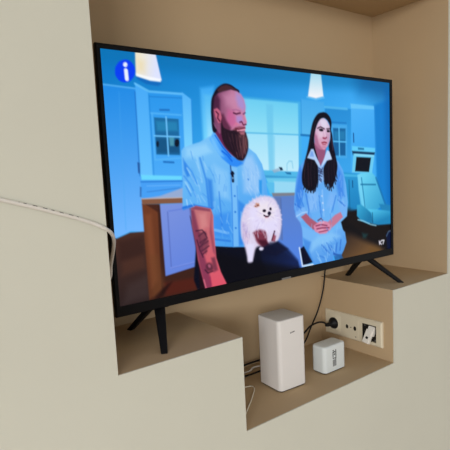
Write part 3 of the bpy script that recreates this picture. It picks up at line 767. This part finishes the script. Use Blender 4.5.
 ('l',(226,212,240),[711,641,723,654],4.1,0.4,2.5),
 ('l',(226,212,240),[602,631,583,631],3.8,0.4,2.4),
 ('l',(190,176,222),[751,679,763,687],4.1,0.4,2.6),
 ('l',(250,246,255),[752,662,776,678],4.2,0.4,2.6),
 ('l',(190,176,222),[742,711,761,732],4.1,0.4,2.6),
 ('l',(250,246,255),[752,611,771,608],4.1,0.4,2.6),
 ('l',(190,176,222),[650,687,640,694],4.0,0.4,2.5),
 ('l',(250,246,255),[652,588,636,579],3.9,0.4,2.4),
 ('l',(190,176,222),[720,612,726,599],4.1,0.4,2.5),
 ('l',(250,246,255),[676,587,671,572],4.0,0.4,2.5),
 ('l',(226,212,240),[608,666,590,676],3.9,0.4,2.4),
 ('l',(226,212,240),[613,597,599,593],3.9,0.4,2.4),
 ('l',(190,176,222),[754,639,773,644],4.1,0.4,2.6),
 ('l',(190,176,222),[719,593,736,573],4.1,0.4,2.5),
 ('l',(190,176,222),[656,651,643,654],4.0,0.4,2.5),
 ('l',(226,212,240),[641,667,630,674],3.9,0.4,2.5),
 ('l',(190,176,222),[606,596,593,590],3.8,0.4,2.4),
 ('l',(226,212,240),[645,652,621,659],3.9,0.4,2.5),
 ('l',(190,176,222),[696,649,689,662],4.0,0.4,2.5),
 ('l',(226,212,240),[731,605,741,587],4.1,0.4,2.6),
 ('l',(190,176,222),[734,626,751,625],4.1,0.4,2.6),
 ('l',(226,212,240),[718,648,728,658],4.1,0.4,2.5),
 ('l',(226,212,240),[674,640,649,651],4.0,0.4,2.5),
 ('l',(250,246,255),[696,573,687,557],4.0,0.4,2.5),
 ('l',(250,246,255),[607,653,590,663],3.9,0.4,2.4),
 ('l',(250,246,255),[765,702,777,717],4.2,0.4,2.6),
 ('l',(250,246,255),[671,662,665,675],4.0,0.4,2.5),
 ('l',(226,212,240),[774,639,793,641],4.2,0.4,2.6),
 ('l',(250,246,255),[612,639,596,641],3.9,0.4,2.4),
 ('l',(250,246,255),[627,591,609,585],3.9,0.4,2.4),
 ('l',(190,176,222),[593,657,577,659],3.8,0.4,2.4),
 ('l',(250,246,255),[646,570,639,559],3.9,0.4,2.4),
 ('l',(190,176,222),[714,600,720,585],4.0,0.4,2.5),
 ('l',(190,176,222),[729,639,747,650],4.1,0.4,2.6),
 ('l',(250,246,255),[627,636,607,637],3.9,0.4,2.4),
 ('l',(226,212,240),[600,662,580,674],3.9,0.4,2.4),
 ('l',(250,246,255),[687,674,677,684],4.0,0.4,2.5),
 ('l',(190,176,222),[591,614,576,615],3.8,0.4,2.4),
 ('l',(226,212,240),[712,653,720,665],4.1,0.4,2.5),
 ('l',(226,212,240),[590,654,570,664],3.8,0.4,2.4),
 ('l',(170,154,208),[605,694,598,723],3.9,0.45,2.4),
 ('l',(170,154,208),[578,723,581,741],3.9,0.45,2.4),
 ('l',(170,154,208),[577,653,571,671],3.8,0.45,2.4),
 ('l',(170,154,208),[583,734,577,758],3.9,0.45,2.4),
 ('l',(236,224,250),[596,698,596,711],3.9,0.45,2.4),
 ('l',(236,224,250),[578,693,579,712],3.8,0.45,2.4),
 ('l',(236,224,250),[592,713,591,727],3.9,0.45,2.4),
 ('l',(170,154,208),[596,675,591,696],3.9,0.45,2.4),
 ('l',(170,154,208),[597,729,591,748],3.9,0.45,2.4),
 ('l',(236,224,250),[588,706,585,735],3.9,0.45,2.4),
 ('l',(170,154,208),[572,701,568,717],3.8,0.45,2.4),
 ('l',(170,154,208),[591,701,594,720],3.9,0.45,2.4),
 ('l',(236,224,250),[580,699,579,718],3.9,0.45,2.4),
 ('l',(236,224,250),[580,709,576,732],3.9,0.45,2.4),
 ('l',(236,224,250),[590,732,583,754],3.9,0.45,2.4),
 ('l',(170,154,208),[607,707,602,725],3.9,0.45,2.4),
 ('l',(236,224,250),[600,711,597,731],3.9,0.45,2.4),
 ('l',(170,154,208),[582,700,571,725],3.8,0.45,2.4),
 ('l',(170,154,208),[578,660,577,682],3.8,0.45,2.4),
 ('l',(236,224,250),[591,673,589,686],3.9,0.45,2.4),
 ('l',(170,154,208),[586,691,583,715],3.9,0.45,2.4),
 ('l',(170,154,208),[594,687,591,700],3.9,0.45,2.4),
 ('l',(236,224,250),[582,726,581,743],3.9,0.45,2.4),
 ('l',(236,224,250),[607,733,611,753],3.9,0.45,2.4),
 ('l',(170,154,208),[595,693,590,715],3.9,0.45,2.4),
 ('l',(236,224,250),[596,701,599,724],3.9,0.45,2.4),
 ('l',(214,204,238),[772,656,796,661],5.2,0.6,3.1),
 ('l',(214,204,238),[769,674,792,683],5.2,0.6,3.1),
 ('l',(214,204,238),[596,673,575,676],4.8,0.6,2.9),
 ('l',(214,204,238),[592,656,570,655],4.8,0.6,2.9),
 ('l',(214,204,238),[591,639,570,634],4.8,0.6,2.9),
 ('l',(214,204,238),[594,621,574,613],4.8,0.6,2.9),
 ('l',(214,204,238),[600,605,582,594],4.8,0.6,2.9),
 ('l',(214,204,238),[610,591,595,577],4.8,0.6,2.9),
 ('l',(214,204,238),[623,579,612,563],4.8,0.6,2.9),
 ('l',(214,204,238),[638,570,631,553],4.9,0.6,2.9),
 ('l',(214,204,238),[656,564,653,546],4.9,0.6,2.9),
 ('l',(214,204,238),[674,561,676,544],5.0,0.6,3.0),
 ('l',(214,204,238),[693,563,700,546],5.0,0.6,3.0),
 ('l',(214,204,238),[712,568,723,553],5.0,0.6,3.0),
 ('l',(214,204,238),[729,577,744,564],5.1,0.6,3.1),
 ('l',(214,204,238),[744,588,763,578],5.1,0.6,3.1),
 ('l',(214,204,238),[757,603,778,596],5.2,0.6,3.1),
 ('l',(214,204,238),[766,620,789,617],5.2,0.6,3.1),
 ('l',(214,204,238),[771,638,795,639],5.2,0.6,3.1),
 ('p',(24,12,36),[703,613,703,615,701,616,699,617,697,618,694,618,691,617,689,616,687,615,685,613,685,611,686,610,687,608,689,607,692,607,694,606,697,607,700,608,702,609,703,611],3.5,1,0),
 ('p',(30,18,44),[736,607,736,609,735,611,733,612,732,612,730,613,728,612,727,611,725,610,725,608,724,606,725,605,726,603,727,602,729,601,731,601,732,601,734,602,735,604,736,606],3.6,1,0),
 ('p',(14,10,44),[732,627,731,629,730,631,727,632,725,633,722,633,719,633,717,631,715,630,713,627,713,625,714,623,715,621,717,619,720,618,723,618,726,619,728,620,730,622,731,624],3.6,1,0),
 ('l',(40,14,40),[691,632,703,638,716,639,724,633],4.6,1,3.0),
 ('l',(14,10,24),[942,498,944,515,938,531],5.5,0.85,3.3),
 ('l',(14,10,24),[954,508,957,526,951,544],5.5,0.85,3.3),
 ('l',(14,10,24),[967,518,970,534,964,549],5.6,0.85,3.3),
 ('l',(14,10,24),[987,519,990,534,984,548],5.6,0.85,3.4),
 ('l',(14,10,24),[1003,511,1006,532,1000,553],5.7,0.85,3.4),
 ('l',(14,10,24),[1019,502,1021,524,1015,545],5.7,0.85,3.4),
 ('l',(14,10,24),[1033,474,1036,500,1029,526],5.7,0.85,3.4),
 ('l',(14,10,24),[1084,495,1080,511,1086,528],5.8,0.85,3.5),
 ('l',(14,10,24),[1097,506,1094,523,1100,540],5.9,0.85,3.5),
 ('l',(14,10,24),[1111,516,1108,531,1114,546],5.9,0.85,3.5),
 ('l',(14,10,24),[1125,517,1122,533,1128,550],5.9,0.85,3.6),
 ('l',(14,10,24),[1140,498,1137,518,1143,538],6.0,0.85,3.6),
 ('l',(14,10,24),[1156,469,1152,494,1158,519],6.0,0.85,3.6),
 ('l',(14,10,24),[1168,440,1165,465,1170,490],6.0,0.85,3.6),
 ('l',(58,34,48),[952,396,945,452,949,508],4.9,0.45,3.3),
 ('l',(44,26,40),[972,406,964,466,968,528],5.0,0.45,3.3),
 ('l',(70,40,52),[995,397,987,458,992,520],5.0,0.45,3.4),
 ('l',(40,24,36),[1018,417,1011,464,1016,511],5.1,0.45,3.4),
 ('l',(56,32,46),[1115,400,1108,453,1113,507],5.3,0.45,3.5),
 ('l',(44,26,40),[1137,391,1129,449,1134,508],5.3,0.45,3.5),
 ('l',(66,40,56),[1156,381,1148,430,1154,479],5.3,0.45,3.6),
 ('l',(96,130,190),[1041,436,1050,465,1045,494],4.6,0.6,3.4),
 ('l',(30,40,76),[1037,446,1068,456],5.2,0.8,3.4),
 ('l',(30,40,76),[1039,469,1063,477],5.2,0.8,3.4),
 ('l',(30,40,76),[1042,489,1058,502],5.2,0.8,3.4),
 ('l',(236,228,250),[709,709,703,733],4.1,0.45,2.5),
 ('l',(236,228,250),[654,691,658,703],4.0,0.45,2.5),
 ('l',(236,228,250),[705,713,705,726],4.1,0.45,2.5),
 ('l',(236,228,250),[687,699,686,719],4.0,0.45,2.5),
 ('l',(196,182,224),[652,709,654,721],4.0,0.45,2.5),
 ('l',(236,228,250),[638,678,631,690],3.9,0.45,2.5),
 ('l',(196,182,224),[647,682,651,701],4.0,0.45,2.5),
 ('l',(236,228,250),[702,686,706,700],4.1,0.45,2.5),
 ('l',(236,228,250),[699,689,701,705],4.1,0.45,2.5),
 ('l',(196,182,224),[711,714,710,726],4.1,0.45,2.5),
 ('l',(236,228,250),[637,690,639,709],3.9,0.45,2.5),
 ('l',(196,182,224),[660,680,662,692],4.0,0.45,2.5),
 ('l',(236,228,250),[711,693,713,713],4.1,0.45,2.5),
 ('l',(196,182,224),[638,674,637,685],3.9,0.45,2.5),
 ('l',(196,182,224),[649,677,650,689],4.0,0.45,2.5),
 ('l',(196,182,224),[710,699,717,716],4.1,0.45,2.5),
 ('l',(236,228,250),[650,704,654,727],4.0,0.45,2.5),
 ('l',(236,228,250),[705,691,707,707],4.1,0.45,2.5),
 ('l',(196,182,224),[673,694,678,706],4.0,0.45,2.5),
 ('l',(236,228,250),[629,707,636,730],3.9,0.45,2.5),
 ('l',(236,228,250),[691,714,693,730],4.0,0.45,2.5),
 ('l',(236,228,250),[703,710,693,733],4.1,0.45,2.5),
 ('l',(236,228,250),[681,694,683,711],4.0,0.45,2.5),
 ('l',(236,228,250),[708,699,717,722],4.1,0.45,2.5),
]
NX, NY = 640, 356
KX, KY = NX/1600, NY/900
img = np.zeros((NY, NX, 3))
def dense(pts):
    return [tuple(v)[:2] for v in catmull([(x, y, 0) for x, y in pts + pts[:1]], 5)][:-1]
def dist_in(P, closed, pad):
    P = np.array(P); x0 = max(0, int(P[:, 0].min()-pad)); x1 = min(NX, int(P[:, 0].max()+pad)+2)
    y0 = max(0, int(P[:, 1].min()-pad)); y1 = min(NY, int(P[:, 1].max()+pad)+2)
    if x1 <= x0 or y1 <= y0: return None
    X, Y = np.meshgrid(np.arange(x0, x1)+.5, np.arange(y0, y1)+.5)
    d = np.full(X.shape, 1e9); ins = np.zeros(X.shape, bool)
    n = len(P)
    for i in range(n if closed else n-1):
        ax, ay = P[i]; bx2, by2 = P[(i+1) % n]
        ex, ey = bx2-ax, by2-ay; L = ex*ex+ey*ey+1e-9
        t = np.clip(((X-ax)*ex+(Y-ay)*ey)/L, 0, 1)
        d = np.minimum(d, (X-ax-t*ex)**2 + (Y-ay-t*ey)**2)
        if closed:
            ins ^= ((ay > Y) != (by2 > Y)) & (X < ex*(Y-ay)/(ey if abs(ey) > 1e-9 else 1e-9) + ax)
    d = np.sqrt(d)
    return slice(y0, y1), slice(x0, x1), X, Y, np.where(ins, -d, d)
def sc(pts): return [(x*KX, y*KY) for x, y in zip(pts[::2], pts[1::2])]
for op in PIC:
    if op[0] == 'l':
        _, col, pts, w, al, soft = op
        q = dist_in(sc(pts), False, (w+soft)*KX+2)
        if q is None: continue
        ys, xs, X, Y, d = q
        d = d - w*KX/2; colour = np.array(col, float)
    else:
        grad = op[0] == 'g'
        if grad: _, c0, c1, gp, pts, soft, al, smooth = op
        else: _, col, pts, soft, al, smooth = op
        P = sc(pts)
        if smooth: P = dense(P)
        q = dist_in(P, True, soft*KX*1.2+2)
        if q is None: continue
        ys, xs, X, Y, d = q
        if grad:
            (gx0, gy0), (gx1, gy1) = sc(gp)
            t = np.clip(((X-gx0)*(gx1-gx0)+(Y-gy0)*(gy1-gy0))/((gx1-gx0)**2+(gy1-gy0)**2), 0, 1)[..., None]
            colour = np.array(c0, float)*(1-t) + np.array(c1, float)*t
        else: colour = np.array(col, float)
    s = max(soft*KX, .8)
    a = np.clip(.5 - d/(2*s), 0, 1); a = (a*a*(3-2*a)*al)[..., None]
    img[ys, xs] = img[ys, xs]*(1-a) + colour*a
srgb = np.clip(img/255, 0, 1)
linear = np.where(srgb <= .04045, srgb/12.92, ((srgb+.055)/1.055)**2.4)
xs = np.linspace(SU0, SU1, NX+1); ws = np.linspace(SW1, SW0, NY+1)
Xg, Wg = np.meshgrid(xs, ws)
co = np.stack([Xg - TW/2, np.full(Xg.shape, .0035-.03), Wg + TVZ], -1).reshape(-1, 3)
idx = np.arange((NX+1)*(NY+1)).reshape(NY+1, NX+1)
quads = np.stack([idx[1:, :-1], idx[1:, 1:], idx[:-1, 1:], idx[:-1, :-1]], -1).reshape(-1, 4)
me = bpy.data.meshes.new('screen')
me.vertices.add(len(co)); me.vertices.foreach_set('co', co.ravel())
me.loops.add(quads.size); me.loops.foreach_set('vertex_index', quads.ravel().astype(np.int32))
me.polygons.add(len(quads)); me.polygons.foreach_set('loop_start', np.arange(0, quads.size, 4, dtype=np.int32))
me.update(calc_edges=True)
pad = np.pad(linear, ((0, 1), (0, 1), (0, 0)), mode='edge')
pad2 = np.pad(linear, ((1, 0), (1, 0), (0, 0)), mode='edge')
vc = (pad + pad2)/2
att = me.color_attributes.new('picture', 'FLOAT_COLOR', 'POINT')
att.data.foreach_set('color', np.concatenate([vc.reshape(-1, 3), np.ones((vc.shape[0]*vc.shape[1], 1))], 1).astype(np.float32).ravel())
sm = bpy.data.materials.new('lit_display'); sm.use_nodes = True
nt = sm.node_tree; pb = nt.nodes['Principled BSDF']
pb.inputs['Base Color'].default_value = (.002, .002, .003, 1); pb.inputs['Roughness'].default_value = .35; pb.inputs['Specular IOR Level'].default_value = .04
an = nt.nodes.new('ShaderNodeAttribute'); an.attribute_name = 'picture'
nt.links.new(an.outputs['Color'], pb.inputs['Emission Color']); pb.inputs['Emission Strength'].default_value = 1.0
me.materials.append(sm)
so = bpy.data.objects.new('screen', me); C.objects.link(so); so.parent = tv
so['label'] = 'lit screen with a bearded man holding a white dog beside a dark-haired woman in a blue kitchen'

# ------------------------------------------------------------------ white router in the lower recess
RX, RY, RR, RH = (0.532, 0.1275, -0.05, 0.1955)
ro = thing('wifi_router', 'tall white square-section router standing in the lower recess under the television', 'router', (RX, RY, Z0+ZB), RR)
bm = bmesh.new(); rounded_prism(bm, .0475, .0465, .012, .004, RH, 0, .0022)
finish('body', bm, M['white'], ro, smooth=True)
bm = bmesh.new(); rounded_prism(bm, .0447, .0437, .0098, RH-.001, RH+.0006, 0, .0004)
finish('top_panel', bm, M['shaded_top'], ro, smooth=True)['label'] = 'flat top panel, white greyed with painted shade'
bm = bmesh.new(); rounded_prism(bm, .0445, .0435, .01, 0, .0045, 0, .0005)
finish('base_plate', bm, M['gap'], ro, smooth=True)['label'] = 'dark base strip'
bm = bmesh.new()
for x, w, dz in ((-.0075, .0042, -.0004), (-.0025, .0036, .0004), (.002, .0036, .0008), (.006, .002, .001)):
    zc = RH-.037 + dz
    box(bm, x, x+w, -.0468, -.0463, zc, zc+.0009); box(bm, x, x+w*.45, -.0468, -.0463, zc-.0016, zc+.0005)
    box(bm, x, x+w, -.0468, -.0463, zc-.0022, zc-.0014)
finish('brand_mark', bm, M['print'], ro)['label'] = 'tiny dark printed mark'
bm = bmesh.new(); disc(bm, (.003, -.0463, .058), (0, -1, 0), .0011, .0004)
finish('indicator_light', bm, M['module'], ro)

# ------------------------------------------------------------------ small white hub box
HX, HY, HR, HH = (0.698, 0.1055, -0.01, 0.0805)
hb = thing('smart_home_hub', 'small white rounded box with dark sideways print, right of the router', 'hub', (HX, HY, Z0+ZB), HR)
bm = bmesh.new(); rounded_prism(bm, .046, .0265, .0125, .004, HH, 0, .006)
finish('body', bm, M['hub'], hb, smooth=True)
bm = bmesh.new(); rounded_prism(bm, .0425, .0232, .011, 0, .0045, 0, .0005)
finish('base_plate', bm, M['gap'], hb, smooth=True)['label'] = 'dark base strip'
bm = bmesh.new(); yf = -.0265
def mark(x0, x1, z0, z1): box(bm, x0-.0025, x1-.0025, yf-.0004, yf+.0003, z0+.004, z1+.004)
mark(-.010, -.004, 0.0600, 0.0625); mark(-.010, -.0072, 0.0405, 0.0580); mark(-.0072, .0005, 0.0545, 0.0580); mark(-.0048, -.0008, 0.0465, 0.0515)
mark(.0022, .0052, 0.0385, 0.0620); mark(-.010, -.001, 0.0365, 0.0390); mark(.000, .0052, 0.0345, 0.0380)
finish('printed_marks', bm, M['print'], hb)['label'] = 'dark sideways printed sign'
bm = bmesh.new()
for i in range(6): mark(-.010 + i*.0026, -.010 + i*.0026 + .0018, .013 + .001*(i % 2), .0335)
finish('small_print', bm, M['print_grey'], hb)['label'] = 'grey sideways lines of small print'

# ------------------------------------------------------------------ triple wall socket on the side of the right block
PYM, PZM = (0.148, -0.1455)
sk = thing('socket_panel', 'cream triple socket panel on the side of the recess, one module hanging loose', 'socket panel', (X3, PYM, Z0+PZM))
def pl(a, n, z): return Vector((-n, -a, z))         # a to the right, n out of the wall, z up
def pbox(bm, a0, a1, n0, n1, z0, z1, bev=0): box(bm, -n1, -n0, -a1, -a0, z0, z1, bev)
bm = bmesh.new(); HW, HHT = .112, .0405
O0, O1, OZ0, OZ1 = .041, .092, -.0285, .0245
def prect(a0, a1, z0, z1, n): return [bm.verts.new(pl(a, n, z)) for a, z in ((a0, z0), (a1, z0), (a1, z1), (a0, z1))]
# plate with a real square opening at its right end
outl = [prect(-HW, HW, -HHT, HHT, 0), prect(-HW, HW, -HHT, HHT, .0055), prect(-HW+.004, HW-.004, -HHT+.004, HHT-.004, .009)]
for a_, b_ in zip(outl, outl[1:]):
    for k in range(4): bm.faces.new((a_[k], a_[(k+1) % 4], b_[(k+1) % 4], b_[k]))
hole = [prect(O0, O1, OZ0, OZ1, .009), prect(O0, O1, OZ0, OZ1, 0)]
for k in range(4):
    bm.faces.new((hole[0][k], hole[0][(k+1) % 4], hole[1][(k+1) % 4], hole[1][k]))
    bm.faces.new((outl[2][k], outl[2][(k+1) % 4], hole[0][(k+1) % 4], hole[0][k]))
finish('frame_plate', bm, M['socket'], sk)
# schuko module
bm = bmesh.new(); SA = -.0735
n = 32; rings = []
def circ(r, nn): return [pl(SA + r*math.cos(2*math.pi*k/n), nn, -.001 + r*math.sin(2*math.pi*k/n)) for k in range(n)]
pbox(bm, SA-.0285, SA+.0285, .0088, .0098, -.0295, .0275, .0004)
loft(bm, [circ(.0235, .0096), circ(.0225, .0112), circ(.020, .0112), circ(.0192, .0100)])
finish('socket', bm, M['socket'], sk, smooth=True)
bm = bmesh.new(); loft(bm, [circ(.0192, .0099), circ(.0192, .0106)])
finish('socket_well', bm, M['gap'], sk)['label'] = 'dark inside of the socket'
# aerial module
AA = -.0025
bm = bmesh.new(); pbox(bm, AA-.0285, AA+.0285, .0088, .0098, -.0295, .0275, .0004)
finish('aerial_insert', bm, M['socket'], sk)
for da, dz, r in ((-.0155, .0, .0052), (.0155, -.0005, .0056)):
    bm = bmesh.new(); disc(bm, pl(AA+da, .0096, dz), (-1, 0, 0), r, .0007, r2=r*.9)
    bm.verts.ensure_lookup_table()
    for v in bm.verts: v.co.z = dz + (v.co.z-dz)*1.35
    finish('aerial_port', bm, M['gap'], sk)
bm = bmesh.new(); disc(bm, pl(AA, .0096, .0), (-1, 0, 0), .0018, .0007)
finish('screw', bm, M['gap'], sk)
bm = bmesh.new(); pbox(bm, AA+.016, AA+.021, .0096, .0101, -.0285, -.0265); finish('release_slot', bm, M['gap'], sk)
# open third bay with the loose module
bm = bmesh.new()
pbox(bm, O0+.0003, O1-.0003, .0004, .0012, OZ0+.0003, OZ1-.0003)
pbox(bm, O0+.0003, O0+.003, .0012, .0085, OZ0+.0003, OZ1-.0003); pbox(bm, O1-.003, O1-.0003, .0012, .0085, OZ0+.0003, OZ1-.0003)
pbox(bm, O0+.003, O1-.003, .0012, .0085, OZ1-.003, OZ1-.0003)
finish('mounting_box', bm, M['gap'], sk)['label'] = 'dark open mounting bay'
for a, z in ((O0+.006, OZ1-.006), (O1-.007, OZ0+.006), (O1-.007, OZ1-.012)):
    bm = bmesh.new(); disc(bm, pl(a, .0012, z), (-1, 0, 0), .0022, .003)
    finish('bay_screw', bm, M['badge'], sk)['label'] = 'small grey screw inside the open bay'
bm = bmesh.new()
box(bm, -.006, .008, -.0125, .0105, -.004, .026, .0015)     # carrier, tucked into the bay
box(bm, -.0085, .003, -.0105, .0125, -.030, .012, .0012)     # outlet face leaning out of the bay
lmo = finish('loose_module', bm, M['module'], sk); lmo['label'] = 'white connector module hanging crooked from its bay'
lmo.location = pl(.0705, .0105, -.004); lmo.rotation_euler = (math.radians(11), math.radians(20), 0)
bm = bmesh.new(); box(bm, -.0091, -.008, -.004, .0045, -.0165, -.0095, .0003)
finish('jack', bm, M['gap'], lmo)['label'] = 'dark jack opening'

# ------------------------------------------------------------------ cords
def cable(name, label, pts, r, m, base=0, sub=8, parent=None):
    o0 = Vector(pts[base]); bm = bmesh.new()
    path, fr = tube(bm, [Vector(p)-o0 for p in pts], r, 12, sub)
    if parent is None:
        o = finish(name, bm, M[m], None, (o0.x, o0.y, o0.z+Z0), smooth='all')
        o['label'] = label; o['category'] = 'cable'
        return o, path, fr
cable('power_cord', 'black cord hanging down from behind the television into the lower recess', [(0.8000, 0.2000, 0.1200), (0.8450, 0.2350, 0.0750), (0.8535, 0.2500, 0.0264), (0.8413, 0.2500, -0.0362), (0.8145, 0.2500, -0.0990), (0.7790, 0.2500, -0.1489), (0.7442, 0.2500, -0.1945), (0.6800, 0.2500, -0.2130), (0.6100, 0.2350, -0.2204), (0.5000, 0.2280, -0.2204), (0.4000, 0.2400, -0.2204), (0.3050, 0.2500, -0.2204)], .0024, 'rubber')
PP = Vector((X3-.0105, PYM-SA, PZM-.001))
pc = thing('plug_lead', 'black lead running left from the round plug in the socket panel', 'cable', (PP.x, PP.y, PP.z+Z0))
bm = bmesh.new(); pts = [(0.8084, 0.2240, -0.1339), (0.7800, 0.2240, -0.1287), (0.7471, 0.2240, -0.1336), (0.7192, 0.2240, -0.1483), (0.6700, 0.2280, -0.1720), (0.6000, 0.2550, -0.2000), (0.5200, 0.2620, -0.2040), (0.4200, 0.2620, -0.2060), (0.3050, 0.2620, -0.2050)]
tube(bm, [Vector((-.030, 0, .0))] + [Vector(p)-PP for p in pts], .003, 12, 8)
finish('cord', bm, M['rubber'], pc, smooth='all')
bm = bmesh.new()
def pr(r, x): return [Vector((x, r*math.cos(2*math.pi*k/28), r*math.sin(2*math.pi*k/28))) for k in range(28)]
loft(bm, [pr(.0183, -.0002), pr(.0183, -.003), pr(.0172, -.005), pr(.0145, -.008), pr(.0105, -.012), pr(.0075, -.016), pr(.0062, -.030), pr(.0042, -.038)])
finish('plug', bm, M['rubber'], pc, smooth=True)
o, path, fr = cable('network_cable', 'thick white cable sagging across the left wall and round the niche edge', [(-0.2251, -0.0055, 0.3582), (-0.1963, -0.0045, 0.3489), (-0.1716, -0.0042, 0.3403), (-0.1430, -0.0042, 0.3311), (-0.1129, -0.0042, 0.3211), (-0.0814, -0.0042, 0.3099), (-0.0516, -0.0042, 0.2992), (-0.0241, -0.0043, 0.2876), (-0.0052, -0.0055, 0.2770), (0.0111, 0.0060, 0.2654), (0.0250, 0.0300, 0.2479), (0.0340, 0.0600, 0.2226), (0.0382, 0.0850, 0.1931), (0.0397, 0.1050, 0.1592), (0.0300, 0.1600, 0.1300), (0.0200, 0.2200, 0.0800)], .0035, 'cable_white', 3, 10)
# small dark printed dashes along the sheath
bm = bmesh.new(); s0 = 0; rnd = random.Random(4)
marks = []; x = 0
while x < .4:
    w = rnd.uniform(.004, .008); marks.append((x, x+w)); x += w + rnd.uniform(.006, .010)
for i in range(1, len(path)):
    p, q = path[i-1], path[i]; L = (q-p).length; s1 = s0 + L
    t, N, B = fr[i]
    up = Vector((.1, -.66, .75)); up = (up - t*up.dot(t)).normalized(); sd = t.cross(up)
    for a, b in marks:
        u, v = max(a, s0), min(b, s1)
        if v <= u: continue
        a0, b0 = p.lerp(q, (u-s0)/L), p.lerp(q, (v-s0)/L)
        if not (-0.1477 < o.location.x + a0.x < -0.0520): continue
        vs = [bm.verts.new(c + up*(.0035*h) + sd*s) for c in (a0, b0) for s, h in ((-.0007, .95), (.0007, .95), (.0007, 1.03), (-.0007, 1.03))]
        for f in ((0, 1, 2, 3), (4, 5, 6, 7), (0, 1, 5, 4), (1, 2, 6, 5), (2, 3, 7, 6), (3, 0, 4, 7)): bm.faces.new([vs[j] for j in f])
    s0 = s1
finish('printed_dashes', bm, M['cable_print'], o)['label'] = 'dark dashes of print along the white sheath'
cable('white_lead', 'white lead between the two black cords at the left of the router', [(0.3050, 0.2720, -0.2150), (0.4000, 0.2620, -0.2203), (0.5043, 0.2520, -0.2223), (0.5279, 0.2520, -0.2152), (0.5515, 0.2520, -0.2174), (0.6000, 0.2350, -0.2140), (0.6000, 0.2000, -0.2000)], .0025, 'cable_white', 0)
cable('thin_wire', 'thin cream wire looping out onto the recess floor left of the router', [(0.3020, 0.2150, -0.2211), (0.3700, 0.2000, -0.2211), (0.4376, 0.1751, -0.2211), (0.4515, 0.1682, -0.2211), (0.4465, 0.1503, -0.2211), (0.4105, 0.1163, -0.2211), (0.3608, 0.0754, -0.2211), (0.3220, 0.0450, -0.2211), (0.3040, 0.0400, -0.2211)], .0017, 'wire_cream', 0)
